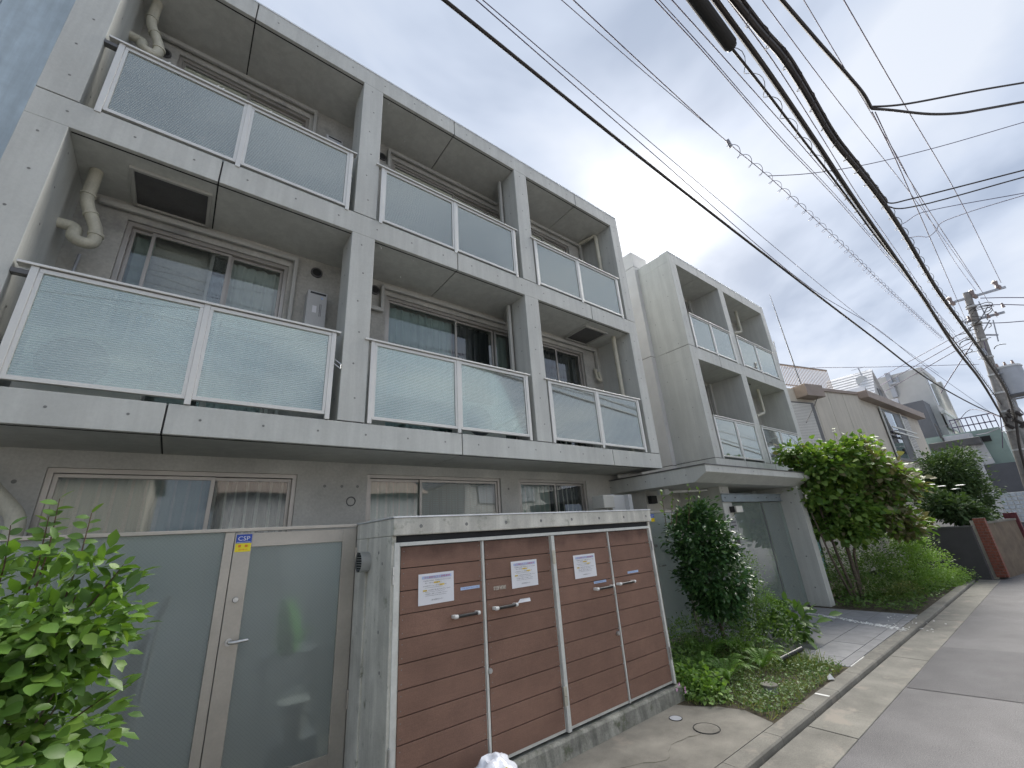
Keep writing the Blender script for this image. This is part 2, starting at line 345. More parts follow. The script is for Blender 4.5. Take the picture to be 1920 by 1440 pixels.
    def obj(s, name, mats, parent=None, smooth=False, bevel=0, **pr):
        me = bpy.data.meshes.new(name)
        orig = Vector((0, 0, 0))
        if s.v and not pr.pop('world', False):
            a = np.array(s.v); orig = Vector((a.min(0) + a.max(0)) / 2)
            s.v = [tuple(Vector(v) - orig) for v in s.v]
        me.from_pydata(s.v, [], s.f); me.update()
        if isinstance(mats, str): mats = [mats]
        for q in mats: me.materials.append(MAT[q])
        if len(mats) > 1: me.polygons.foreach_set('material_index', s.mi)
        if smooth: me.polygons.foreach_set('use_smooth', [True] * len(me.polygons)); me.set_sharp_from_angle(angle=math.radians(40))
        bm = bmesh.new(); bm.from_mesh(me); bmesh.ops.recalc_face_normals(bm, faces=bm.faces); bm.to_mesh(me); bm.free()
        o = bpy.data.objects.new(name, me); COL.objects.link(o); o.location = orig
        if parent: o.parent = parent; o.matrix_parent_inverse = wmat(parent).inverted()
        if bevel:
            b = o.modifiers.new('bevel', 'BEVEL'); b.width = bevel; b.segments = 2; b.limit_method = 'ANGLE'; b.angle_limit = math.radians(40)
        for k, v in pr.items(): o[k] = v
        return o
def wmat(o):
    m = Matrix.LocRotScale(o.location, o.rotation_euler, o.scale)
    if o.parent: m = wmat(o.parent) @ o.matrix_parent_inverse @ m
    return m
def thing(name, label, cat, loc=(0, 0, 0), group=None):
    o = bpy.data.objects.new(name, None); COL.objects.link(o); o.location = loc; o['label'] = label; o['category'] = cat
    o.empty_display_size = .1
    if group: o['group'] = group
    return o
def struct(name, b, mats, **k): return b.obj(name, mats, kind='structure', **k)
def B(x0, x1, y0, y1, z0, z1): return MB().box(x0, x1, y0, y1, z0, z1)
def wall_open(b, x0, x1, z0, z1, y0, y1, ops, mi=0):
    """wall slab with rectangular holes (ox0,ox1,oz0,oz1)"""
    xs = sorted({x0, x1, *[v for o_ in ops for v in o_[:2] if x0 < v < x1]})
    for a, c in zip(xs, xs[1:]):
        hs = sorted([(o_[2], o_[3]) for o_ in ops if o_[0] <= a + 1e-6 and o_[1] >= c - 1e-6]); z = z0
        for h0, h1 in hs:
            if h0 > z + 1e-6: b.box(a, c, y0, y1, z, h0, mi)
            z = max(z, h1)
        if z < z1 - 1e-6: b.box(a, c, y0, y1, z, z1, mi)
    return b
def text(s, x, y, z, h, mat, parent, width=None, name='lettering', hy=None):
    cu = bpy.data.curves.new('lettering', 'FONT'); cu.body = s; cu.size = 1; cu.extrude = 0; cu.resolution_u = 2
    to = bpy.data.objects.new('tmp', cu); COL.objects.link(to)
    dg = bpy.context.evaluated_depsgraph_get(); dg.update(); me = bpy.data.meshes.new_from_object(to.evaluated_get(dg))
    bpy.data.objects.remove(to)
    if not len(me.vertices): return None
    co = np.zeros(len(me.vertices) * 3); me.vertices.foreach_get('co', co); co = co.reshape(-1, 3)
    mn, mxv = co.min(0), co.max(0); sc = h / max(mxv[1] - mn[1], 1e-6); sx = width / (mxv[0] - mn[0]) if width else sc
    co2 = np.stack([(co[:, 0] - mn[0]) * sx, np.zeros(len(co)), (co[:, 1] - mn[1]) * sc], 1)
    me.vertices.foreach_set('co', co2.ravel()); me.materials.clear(); me.materials.append(MAT[mat]); me.update()
    o = bpy.data.objects.new(name, me); COL.objects.link(o); o.location = (x, y, z)
    o.parent = parent; o.matrix_parent_inverse = wmat(parent).inverted(); return o

# ------------------------------------------------------------------ ground
gr_ = MB(); gr_.quad((-300, -300, -.12), (600, -300, -.12), (600, 300, -.12), (-300, 300, -.12)); struct('ground', gr_, 'ground')
YK, YG, YA = 2.30, 2.13, 1.74          # kerb back, kerb face, asphalt edge
b = MB()
road = [(-20, YA), (9, YA + .02), (16.3, 1.86), (30, -.9), (60, -9), (60, -18), (30, -7), (16, -3.6), (-20, -3.6)]
b.add([(x, y, -.045) for x, y in road], [tuple(range(len(road)))]); struct('road', b, 'asphalt', world=True)
b = MB(); pt = [(6.50, YA - .01), (8.55, YA + .01), (8.75, .9), (9.2, -1.5), (9.0, -2.6), (7.0, -2.6), (6.9, -.8), (6.64, .89)]
b.add([(x, y, -.041) for x, y in pt], [tuple(range(len(pt)))]); struct('road_patch', b, 'asphalt_dark', world=True)
b = MB()
xs_ = [-20, 2.0, 4.85, 7.7, 10.5, 13.3, 16.3]
for i in range(len(xs_) - 1):
    b = MB(); b.box(xs_[i] + .006, xs_[i + 1] - .006, YA, YG - .012, -.10, -.036)
    struct('gutter', b, 'gutter', bevel=.006)
xs_ = [-20] + [1.5 + .72 * i for i in range(21)]
kerb0 = None
for i in range(len(xs_) - 1):
    b = MB(); b.profx([(YG + .004, -.09), (YG + .012, -.01), (YG + .022, .004), (YK - .006, .004), (YK - .006, -.09)], xs_[i] + .003, xs_[i + 1] - .003)
    struct('kerb', b, 'gutter')
b = MB(); b.box(-20, 16.3, YG - .012, YG + .004, -.11, -.062); struct('gutter_seam', b, 'moss')
b = MB(); b.box(3.0, 4.55, YK - .006, YK + .006, -.10, -.006); b.box(-6, 3.0, YK - .006, YK + .006, -.1, -.006); struct('pavement_joint', b, 'groove')
# concrete apron in front of the refuse store
ap = [(-6, YK + .006), (4.62, YK + .006), (4.74, 2.62), (4.66, 2.85), (4.50, 3.05), (4.42, 3.22), (-6, 3.22)]
b = MB(); b.prism(ap, -.10, .0); struct('pavement', b, 'apron')
b = MB(); b.prism([(4.5, YK), (6.76, YK), (6.76, 5.4), (4.2, 5.4), (4.2, 3.2), (4.5, 3.0), (4.7, 2.8), (4.7, 2.5)], -.1, -.004); struct('soil', b, 'soil')
b = MB(); b.prism([(10.62, YK), (16.2, YK - .03), (16.2, 6), (10.62, 6)], -.1, -.004); struct('soil', b, 'soil')
b = MB(); b.box(-4, 4.3, 3.9, 5.42, -.1, .13); struct('yard_floor', b, 'apron')
# entrance paving
b = MB(); b.box(6.765, 10.61, YK + .006, 6.6, -.1, -.012); struct('paving_bed', b, 'grout')
tl0 = None
ty = [YK + .008, 2.44, 2.84, 3.24, 3.64, 4.04, 4.44, 4.84]
for r_ in range(len(ty) - 1):
    xx = 6.77 - (0.4 if r_ % 2 else 0)
    while xx < 10.6:
        x0, x1 = max(xx, 6.77), min(xx + .8, 10.605); xx += .8
        if x1 - x0 < .05: continue
        b = MB(); b.box(x0 + .004, x1 - .004, ty[r_] + .004, ty[r_ + 1] - .004, -.03, 0 + rnd.uniform(-.0015, .001))
        struct('paving_tile', b, 'tile', bevel=.003)
for pts in ([(4.2, 2.6), (3.7, 2.75), (3.4, 2.62), (2.9, 2.9)],):
    b = MB(); zc_ = -.0405 if pts[0][1] < 2 else .0005; fine_ = []
    for (xa, ya), (xb, yb) in zip(pts, pts[1:]):
        for i in range(6): t_ = i / 6; fine_.append((xa + (xb - xa) * t_ + rnd.uniform(-.02, .02), ya + (yb - ya) * t_ + rnd.uniform(-.02, .02)))
    for i, ((xa, ya), (xb, yb)) in enumerate(zip(fine_, fine_[1:])): w_ = .0035 * rnd.uniform(.5, 1.4); b.quad((xa - w_, ya - w_, zc_ + .001), (xb - w_, yb - w_, zc_ + .001), (xb + w_, yb + w_, zc_ + .001), (xa + w_, ya + w_, zc_ + .001))
    struct('pavement_crack', b, 'moss')
# white survey marks on the kerb
b = MB(); b.box(5.58, 5.615, YG + .03, YK - .012, .0, .0062); b.obj('kerb_mark', 'white_paint', label='short white paint mark across the kerb by the weeds', category='paint mark')
b = MB(); b.box(6.77, 7.3, YK - .020, YK - .008, .003, .0085); b.obj('paint_line', 'white_paint', label='thin white strip along the kerb at the corner of the entrance tiles', category='paint mark')
# scattered white chips
b = MB()
ca, cb = PZ(1500, 1147, .004), PZ(1697, 1181, .004)
for i in range(300):
    t_ = rnd.random() ** .8; sp_ = .012 + .05 * t_
    p_ = ca.lerp(cb, t_) + Vector((rnd.gauss(0, sp_), rnd.gauss(0, .02), 0))
    if rnd.random() < .08: p_ = Vector((rnd.uniform(9.3, 10.4), rnd.uniform(1.9, 2.7), 0))
    if p_.y < YG: p_.z = -.035
    elif p_.y < YK: p_.z = .006
    a_ = rnd.uniform(0, 6.28); s_ = rnd.uniform(.010, .026)
    u_, v_ = Vector((math.cos(a_), math.sin(a_), 0)) * s_, Vector((-math.sin(a_), math.cos(a_), 0)) * s_ * .6
    b.add([p_ - u_, p_ - v_, p_ + u_, p_ + v_, p_ + Vector((0, 0, s_ * .45))], [(0, 1, 4), (1, 2, 4), (2, 3, 4), (3, 0, 4)])
b.obj('fallen_petals', 'petal_white', kind='stuff', label='line of scattered white petals across the entrance tiles', category='petals')

# ------------------------------------------------------------------ apartment building
BL = thing('apartment_building', 'three storey bare concrete apartment block with glass fronted balconies', 'building', (3, 5, 0))
ties = MB()
def tie(x, y, z, nrm=(0, -1, 0), r=.0115):
    n_ = Vector(nrm); c_ = Vector((x, y, z))
    ties.disc(c_ + n_ * .0015, nrm, r, 10); ties.disc(c_ + n_ * .003 + Vector((0, 0, -.002)), nrm, r * .62, 8, 1)
YF, YP, YB = 4.5, 4.88, 5.36
S0, S1, T0, T1, Q0, Q1 = 2.76, 3.03, 5.52, 5.83, 8.27, 8.58
cuts = [-1.63, -.22, 2.73, 5.68, 7.06]
def slabs(cuts, z0, z1, yb=YB + .1, mat='concrete'):
    for a, c in zip(cuts, cuts[1:]):
        e0 = 0 if a == cuts[0] else .007; e1 = 0 if c == cuts[-1] else .007
        b = MB(); b.box(a + e0, c - e1, YF, yb, z0, z1)
        # drip groove strip under the front edge
        b.obj('floor_slab', mat, BL, bevel=.005)
        n_ = max(2, int((c - a) / .47))
        for i in range(n_):
            tie(a + (i + .5) * (c - a) / n_, YF, (z0 + z1) / 2 + .01)
    for a in cuts[1:-1]: B(a - .008, a + .008, YF + .018, yb, z0 + .018, z1 - .01).obj('joint', 'joint', BL)
slabs(cuts, S0, S1, 5.6); slabs(cuts, T0, T1); slabs(cuts, Q0, Q1)
for z0 in (S0, T0, Q0):
    B(-1.34, 6.78, YF + .045, YF + .06, z0 - .004, z0 + .01).obj('drip_groove', 'groove', BL)
pil = [(-1.63, -1.35), (1.19, 1.48), (4.01, 4.305), (6.79, 7.06)]
for (a, c) in pil:
    for z0, z1 in ((S1, T0), (T1, Q0)):
        yb = YP if a > 0 and a < 6 else YB + .1
        B(a, c, YF, yb, z0 + .012, z1).obj('pillar', 'concrete', BL, bevel=.005)
        B(a + .012, c - .012, YF + .012, yb - .01, z0 - .005, z0 + .014).obj('joint', 'joint', BL)
        for i in range(6): tie((a + c) / 2 + .02 * (-1) ** i, YF, z0 + .28 + i * .41)
        for i in range(6): tie(a if a > 0 else c, YF + .19, z0 + .3 + i * .41, (-1 if a > 0 else 1, 0, 0))
for (px_) in (1.31, 4.50):
    for z0, z1 in ((S1, T0), (T1, Q0)): B(px_, px_ + .04, YP, YB, z0, z1).obj('partition', 'white_dull', BL)
B(-1.63, 7.06, YF - .006, YF + .25, Q1, Q1 + .022).obj('coping', 'coping', BL)
# windows in the balcony walls
def curtain(name, x0, x1, z0, z1, y, mat, amp=.02, pitch=.11, parent=None, top=None):
    n_ = max(8, int((x1 - x0) / .012)); vs = []; fs = []
    ph = rnd.uniform(0, 6); rows = 8
    for j in range(rows + 1):
        z = z0 + (z1 - z0) * j / rows
        for i in range(n_ + 1):
            x = x0 + (x1 - x0) * i / n_
            w_ = math.sin(x * 2 * math.pi / pitch + ph + .9 * math.sin(x * 5 + ph)) + .45 * math.sin(x * 2 * math.pi / pitch * 1.9 + .8 * z)
            sagz = -.012 * abs(math.sin(x * math.pi / .13)) if j == rows else 0
            vs.append((x + .006 * math.sin(z * 3 + i * .3), y + amp * w_ * (1.15 - .5 * j / rows), z + sagz))
    for j in range(rows):
        for i in range(n_): k_ = j * (n_ + 1) + i; fs.append((k_, k_ + 1, k_ + n_ + 2, k_ + n_ + 1))
    return MB().add(vs, fs).obj(name, mat, parent, smooth=True)
def window(x0, x1, z0, z1, y, panes, parent=BL, fr='frame', deep=.5, glass='window_glass', fw=.045):
    """panes: list of (xa, xb, curtain material or None, depth index)"""
    b = MB().ring(x0, x1, y, y + .09, z0, z1, fw, fw * .8, fw)
    w_ = b.obj('window', fr, parent, bevel=.002)
    for (a, c, cu, d_) in panes:
        yy = y + .02 + .028 * d_; sw = .034
        s_ = MB(); za, zb = z0 + fw * .8 + .004, z1 - fw - .004
        s_.ring(a, c, yy, yy + .024, za, zb, sw)
        s_.obj('sash', fr, w_, bevel=.0015)
        MB().quad((a + sw, yy + .012, za + sw), (c - sw, yy + .012, za + sw), (c - sw, yy + .012, zb - sw), (a + sw, yy + .012, zb - sw)).obj('pane', glass, w_)
        if cu: curtain('curtain', a + .01, c - .01, z0 + .04, z1 - .06, y + .17, cu, parent=w_)
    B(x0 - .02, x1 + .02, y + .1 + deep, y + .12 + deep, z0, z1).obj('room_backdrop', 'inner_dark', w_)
    return w_
wins = []
for lv, (zb_, zt_) in enumerate(((S1 + .06, 5.31), (T1 + .06, 8.05))):
    wins += [(-.95, .65, zb_, zt_), (1.98, 4.44, zb_, zt_), (5.0, 6.27, zb_, zt_)]
for lv, (z0, z1) in enumerate(((S1, T0), (T1, Q0))):
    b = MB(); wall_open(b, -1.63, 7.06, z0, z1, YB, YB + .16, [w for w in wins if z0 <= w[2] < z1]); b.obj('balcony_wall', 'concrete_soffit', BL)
z0, z1 = wins[0][2:]
window(-.95, .65, z0, z1, YB + .03, [(-.905, -.70, 'curtain_green', 1), (-.73, .03, None, 0), (-.17, .05, 'curtain_dark', 2), (.02, .605, 'curtain_pale', 1)])
curtain('curtain', -.4, .03, z0, z1 - .08, YB + .30, 'curtain_dark', parent=BL)
window(1.98, 4.44, z0, z1, YB + .03, [(2.025, 3.23, 'curtain_teal', 0), (3.21, 3.99, 'curtain_dark', 1), (4.02, 4.395, 'curtain_green', 1)])
window(5.0, 6.27, z0, z1, YB + .03, [(5.045, 5.54, 'curtain_dark', 0), (5.52, 6.225, 'curtain_dark', 1)])
z0, z1 = wins[3][2:]
window(-.95, .65, z0, z1, YB + .03, [(-.905, -.13, None, 0), (-.15, .605, None, 1)], fr='frame')
curtain('curtain', -.9, .6, z0, z1 - .3, YB + .35, 'curtain_dark', parent=BL)
window(1.98, 4.44, z0, z1, YB + .03, [(2.025, 3.24, None, 0), (3.22, 3.99, None, 1), (4.02, 4.395, None, 1)])
window(5.0, 6.27, z0, z1, YB + .03, [(5.045, 5.52, None, 0), (5.50, 6.225, None, 1)])
# railings
def railing(x0, x1, zt, zb, xm, capl=.08, capr=.045):
    y0, y1 = YF - .012, YF + .035
    r = MB(); r.box(x0 - capl, x1 + capr, y0 - .018, y1 + .02, zt - .018, zt + .004)      # cap
    r = r.obj('railing', 'rail', BL, bevel=.003)
    for xa, xb in ((x0 + .05, xm - .025), (xm + .025, x1 - .05)):
        for za, zc in ((zt - .062, zt - .024), (zb, zb + .036)): B(xa, xb, y0 + .004, y1, za, zc).obj('rail', 'rail', r, bevel=.002)
    for xa in (x0, xm - .024, x1 - .048):
        p_ = MB(); p_.box(xa, xa + .048, y0, y1 + .004, zb - .05, zt - .0185); p_.obj('post', 'rail', r, bevel=.003)
    for xa, xb in ((x0 + .049, xm - .025), (xm + .025, x1 - .049)):
        for xc in (xa, xb - .028): B(xc, xc + .028, y0 + .006, y1 - .006, zb + .0365, zt - .0625).obj('glazing_bead', 'rail', r)
        q = MB(); q.box(xa + .0285, xb - .0285, YF + .008, YF + .014, zb + .037, zt - .063); q.obj('glass_panel', 'balcony_glass', r)
    return r
R2 = [railing(-1.25, 1.105, 4.065, 3.085, -.09), railing(1.505, 3.91, 4.065, 3.085, 2.69), railing(4.325, 6.66, 4.065, 3.085, 5.47)]
R3 = [railing(-1.245, 1.12, 6.80, 5.86, -.09), railing(1.515, 3.90, 6.80, 5.86, 2.70), railing(4.33, 6.68, 6.80, 5.86, 5.46)]
for x_, y_, z_ in ((-.86, YF, 6.80), (-.42, YF, 6.80), (-.37, YF, 6.80), (.12, YF, 6.80)):
    b = MB(); b.tube([(x_, y_, z_ - .02), (x_, y_, z_ + .035), (x_ + .012, y_, z_ + .05)], .006, 6); b.obj('clip', 'white_paint', R3[0])
for x_ in (1.15,):
    b = MB(); b.tube([(x_ - .03, YF + .05, 3.75), (x_ + .03, YF + .0, 3.68), (x_ + .02, YF - .02, 3.62), (x_ - .05, YF - .03, 3.66)], .008, 6); b.obj('bracket', 'steel', R2[0])
# brackets at rail ends
for x_, z_ in ((-1.35, 4.02), (-1.35, 6.76)):
    B(x_, x_ + .10, YF - .01, YF + .05, z_ - .06, z_ - .02).obj('rail_bracket', 'frame_dark', BL)
# drain pipes in the balconies
def pipe(pts, r, mat='pvc', parent=BL, name='drain_pipe', collars=()):
    b = MB(); P_ = []
    pts = [Vector(p) for p in pts]
    for i, p in enumerate(pts):
        if 0 < i < len(pts) - 1:
            a_ = (pts[i - 1] - p); c_ = (pts[i + 1] - p); k_ = min(r * 1.6, a_.length * .45, c_.length * .45)
            pa, pc = p + a_.normalized() * k_, p + c_.normalized() * k_
            for t_ in (0, .25, .5, .75, 1): P_.append(pa * (1 - t_) ** 2 + p * 2 * t_ * (1 - t_) + pc * t_ ** 2)
        else: P_.append(p)
    b.tube(P_, r, 14)
    for c0, c1 in collars: b.tube([c0, c1], r * 1.18, 14)
    return b.obj(name, mat, parent, smooth=True)
for dz in (0, Q0 - T0):
    zc = T0 + dz
    pipe([(-1.21, 5.0, zc + .1), (-1.21, 5.0, 5.13 + dz), (-1.07, 5.0, 4.83 + dz), (-1.07, 5.0, 4.66 + dz), (-1.22, 5.0, 4.68 + dz), (-1.22, 5.06, 4.85 + dz), (-1.36, 5.06, 4.85 + dz)], .052,
         collars=[((-1.21, 5.0, 5.20 + dz), (-1.21, 5.0, 5.22 + dz)), ((-1.155, 5.0, 5.01 + dz), (-1.145, 5.0, 4.99 + dz)), ((-1.07, 5.0, 4.80 + dz), (-1.07, 5.0, 4.77 + dz))])
    pipe([(-1.2, 5.3, 4.7 + dz), (-1.24, 5.3, 3.1 + dz)], .012, 'grey_metal', name='conduit')
pipe([(6.63, 4.80, T0 + .05), (6.63, 4.80, S1 + .02)], .045, collars=[((6.63, 4.8, 4.95), (6.63, 4.8, 4.91))])
pipe([(6.62, 5.3, Q0 - .06), (6.70, 4.88, Q0 - .06), (6.70, 4.88, T1)], .042)
# square ducts over the windows
def duct(pts, w=.05, h=.065):
    b = MB()
    for a_, c_ in zip(pts, pts[1:]): b.bar(a_, c_, w, h, up=(0, 1, 0) if abs(a_[2] - c_[2]) > .3 else (0, 0, 1))
    return b.obj('cable_duct', 'duct', BL, bevel=.012)
for dz in (0, Q0 - T0):
    duct([(-1.2, 5.31, 5.41 + dz), (.74, 5.31, 5.41 + dz)]); duct([(.72, 5.31, 5.44 + dz), (.72, 5.31, 3.1 + dz)])
    duct([(1.9, 5.31, 5.41 + dz), (4.2, 5.31, 5.41 + dz)]); duct([(1.9, 5.31, 5.41 + dz), (1.9, 5.31, 5.0 + dz)]); duct([(1.93, 5.31, 5.0 + dz), (1.4, 5.31, 5.0 + dz)])
    duct([(4.18, 5.31, 5.45 + dz), (3.93, 4.86, 5.45 + dz)]); duct([(3.93, 4.86, 5.46 + dz), (3.93, 4.86, 3.2 + dz)])
    duct([(4.9, 5.31, 5.41 + dz), (6.64, 5.31, 5.41 + dz)]); duct([(6.62, 5.31, 5.44 + dz), (6.62, 5.31, 4.9 + dz)]); duct([(6.64, 5.31, 4.92 + dz), (6.5, 5.31, 4.95 + dz)])
# vent holes, escape hatches
for x_, z_ in ((.99, 5.33), (-1.09, 7.93), (1.80, 5.33), (1.80, 7.98)):
    b = MB(); b.tube([(x_, YB + .02, z_), (x_, YB - .02, z_)], .075, 16); v_ = b.obj('vent', 'frame_dark', BL, smooth=True)
    b = MB(); b.disc((x_, YB - .022, z_), (0, -1, 0), .055, 14); b.obj('vent_hole', 'black_matte', v_)
for x0_, x1_ in ((-.91, -.29), (5.76, 6.34)):
    fr_ = .035; b = MB().ring(x0_ - fr_, x1_ + fr_, T0 - .03, T0 + .01, 4.76 - fr_, 5.31 + fr_, fr_); b.v = [(x, z, y) for x, y, z in b.v]
    h_ = b.obj('escape_hatch', 'duct', BL, bevel=.003); B(x0_ + .001, x1_ - .001, 4.761, 5.309, T0 - .010, T0 - .002).obj('hatch_cover', 'frame_dark', h_)
for x_, y_, z_ in ((1.605, 4.615, T0), (2.07, 4.62, T0), (2.087, 5.1, T0), (1.607, 4.612, Q0), (2.078, 4.61, Q0), (2.08, 5.088, Q0)):
    b = MB(); b.tube([(x_, y_, z_), (x_, y_, z_ - .022)], [.014, .006], 8); b.obj('ceiling_anchor', 'white_dull', BL)
# water heaters
def heater(x0, x1, y, z0, z1):
    b = MB(); b.box(x0, x1, y, y + .16, z0, z1); h_ = b.obj('water_heater', 'white_dull', BL, bevel=.006)
    B(x0 + .03, x1 - .02, y - .004, y + .002, z1 - .045, z1 - .02).obj('exhaust_slot', 'black', h_)
    B(x0 + .07, x0 + .12, y - .002, y + .002, z1 - .32, z1 - .22).obj('sticker', 'paper', h_)
    B(x0 + .155, x0 + .161, y - .002, y + .002, z1 - .36, z1 - .18).obj('sticker', 'ink', h_); B(x0 + .172, x0 + .177, y - .002, y + .002, z1 - .36, z1 - .18).obj('sticker', 'ink', h_)
    b = MB(); b.tube([(x0 + .175, y - .003, z1 - .09), (x0 + .175, y + .001, z1 - .09)], .017, 12); b.obj('sticker', 'pale_blue', h_)
    return h_
heater(.885, 1.125, 5.2, 4.33, 4.95); heater(.885, 1.125, 5.2, 7.12, 7.72)
B(1.37, 1.62, 5.12, 5.34, 4.25, 4.72).obj('meter_box', 'duct', BL, bevel=.006)
B(1.02, 1.07, 5.30, 5.34, 4.33, 4.36).obj('outlet_box', 'white_paint', BL)
pipe([(6.52, 5.3, 4.95), (6.48, 5.25, 4.72), (6.6, 5.25, 4.66), (6.62, 5.3, 4.9)], .03)
# ground floor wall, windows
GY = 5.42
gw = [(-.98, 1.04, 1.3, 2.60), (1.86, 3.97, 1.3, 2.63), (4.33, 5.93, 1.3, 2.63)]
b = MB(); wall_open(b, -4, 7.0, 0, S0, GY, GY + .16, gw); b.obj('ground_floor_wall', 'concrete_ground_wall', BL)
window(-.98, 1.04, 1.3, 2.60, GY + .02, [(-.935, .26, 'curtain_green', 0), (.23, .995, 'curtain_dark', 1)], glass='wired_window')
w_ = window(1.86, 3.97, 1.3, 2.63, GY + .02, [(1.905, 2.65, 'curtain_green', 1), (2.61, 3.925, 'curtain_pale', 0)], glass='window_glass')
for i in range(46): 
    z_ = 1.35 + i * .026; B(2.66, 3.9, GY + .13, GY + .135, z_, z_ + .019).obj('blind_slat', 'shutter', w_)
window(4.33, 5.93, 1.3, 2.63, GY + .02, [(4.375, 5.19, 'curtain_green', 0), (5.16, 5.885, 'curtain_dark', 1)])
b = MB(); b.tube([(1.67 + .052 * math.cos(a_ * .3927), GY - .004, 2.29 + .052 * math.sin(a_ * .3927)) for a_ in range(17)], .007, 6, cap=False); b.obj('wall_ring', 'frame_dark', BL, smooth=True)
for x_ in (1.35, 1.55, 1.74, 4.12): tie(x_, GY, 2.47, r=.018); tie(x_, GY, 1.9, r=.018)
for x_ in (-1.3, -1.15): tie(x_, GY, 2.47, r=.018)
pipe([(-1.35, 5.25, 2.60), (-1.25, 5.25, 2.42), (-1.02, 5.25, 2.16), (-1.06, 5.25, 1.2)], .06)
# second block
XB = 9.15
cuts2 = [9.15, 10.6, 13.25, 14.83]
def slabs2(z0, z1):
    for a, c in zip(cuts2, cuts2[1:]):
        e0 = 0 if a == cuts2[0] else .007; e1 = 0 if c == cuts2[-1] else .007
        B(a + e0, c - e1, YF, YB + .1, z0, z1).obj('floor_slab', 'concrete', BL, bevel=.005)
        for i in range(3): tie(a + (i + .5) * (c - a) / 3, YF, (z0 + z1) / 2)
    for a in cuts2[1:-1]: B(a - .008, a + .008, YF + .018, YB, z0 + .01, z1 - .01).obj('joint', 'joint', BL)
slabs2(2.62, 3.08); slabs2(5.51, 5.83); slabs2(8.25, 8.545)
B(9.15, 14.83, YF - .006, YF + .25, 8.545, 8.565).obj('coping', 'coping', BL)
for (a, c) in ((9.15, 9.45), (11.66, 11.96), (14.54, 14.83)):
    for z0, z1 in ((3.08, 5.51), (5.83, 8.25)):
        B(a, c, YF, YB + .1 if a < 10 or a > 14 else YB, z0 + .012, z1).obj('pillar', 'concrete', BL, bevel=.005)
        B(a + .012, c - .012, YF + .012, YB - .01, z0 - .005, z0 + .014).obj('joint', 'joint', BL)
        for i in range(6): tie((a + c) / 2, YF, z0 + .25 + i * .4)
for z_ in (3.0, 3.6, 4.3, 5.0, 5.95, 6.6, 7.3, 7.95): tie(9.15, 4.75, z_, (-1, 0, 0)); tie(9.15, 5.25, z_ + .1, (-1, 0, 0))
for z0, z1 in ((3.08, 5.51), (5.83, 8.25)):
    ops = [(10.2, 11.35, z0, z1 - .12), (12.35, 13.0, z0 + 1.55, z1 - .12)]
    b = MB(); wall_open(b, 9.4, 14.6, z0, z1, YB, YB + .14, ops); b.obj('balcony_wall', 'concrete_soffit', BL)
    window(10.2, 11.35, z0 + .05, z1 - .12, YB + .03, [(10.25, 10.8, 'curtain_dark', 0), (10.78, 11.3, None, 1)])
    window(12.35, 13.0, z0 + 1.55, z1 - .12, YB + .03, [(12.4, 12.69, None, 0), (12.67, 12.95, None, 1)])
    duct([(11.42, 5.31, z1 - .06), (11.42, 5.31, z0 + .3)])
    pipe([(13.6, 4.9, z1), (13.6, 4.9, z1 - .75), (13.1, 4.95, z1 - .9)], .045)
    heater(12.0, 12.24, 5.18, z1 - 1.5, z1 - .8)
B(12.2, 12.8, 4.75, 5.2, 5.48, 5.515).obj('escape_hatch', 'frame_dark', BL); B(9.6, 10.0, 4.75, 5.1, 5.48, 5.515).obj('escape_hatch', 'frame_dark', BL)
for a_ in ((9.50, 11.66, 4.09, 3.13, 10.55), (9.50, 11.66, 6.79, 5.86, 10.55), (12.0, 14.5, 4.09, 3.13, 13.2), (12.0, 14.5, 6.79, 5.86, 13.2)): railing(*a_, capl=.02, capr=.02)
# stair tower between the blocks, seen from its side
for z0, z1 in ((2.62, 3.06), (3.075, 5.85), (5.865, 8.60), (8.615, 9.08)):
    B(9.0, 9.7, 5.455, 10, z0, z1).obj('stair_wall', 'concrete_bright', BL, bevel=.004)
B(9.015, 9.7, 5.47, 9.9, 2.7, 9.0).obj('joint', 'joint', BL)
for z0, z1 in ((2.62, 3.06), (5.3, 5.95), (8.0, 8.55)): B(9.16, 9.7, 5.13, 5.45, z0, z1).obj('stair_lintel', 'concrete', BL)
B(9.42, 9.7, 5.13, 5.45, 2.8, 8.5).obj('stair_window', 'white_dull', BL)
for zt in (5.3, 8.0):
    pipe([(9.30, 5.35, zt - .15), (9.22, 5.35, zt - .28), (9.26, 5.35, zt - .36)], .05, 'white_dull', name='vent_pipe'); pipe([(9.30, 5.3, zt - .3), (9.30, 5.3, zt - .95)], .014, 'grey_metal', name='conduit')
    B(9.2, 9.4, 5.14, 5.44, zt - 1.02, zt - .98).obj('window_shelf', 'frame_dark', BL); B(9.3, 9.36, 5.2, 5.26, zt - 2.3, zt - 1.0).obj('window_post', 'frame', BL)
# block core and roof behind
B(-1.6, 7.0, 5.62, 12, 0.2, 8.4).obj('building_core', 'concrete_ground_wall', BL); B(9.72, 14.8, 5.9, 12, 2.7, 8.4).obj('building_core', 'concrete_ground_wall', BL)
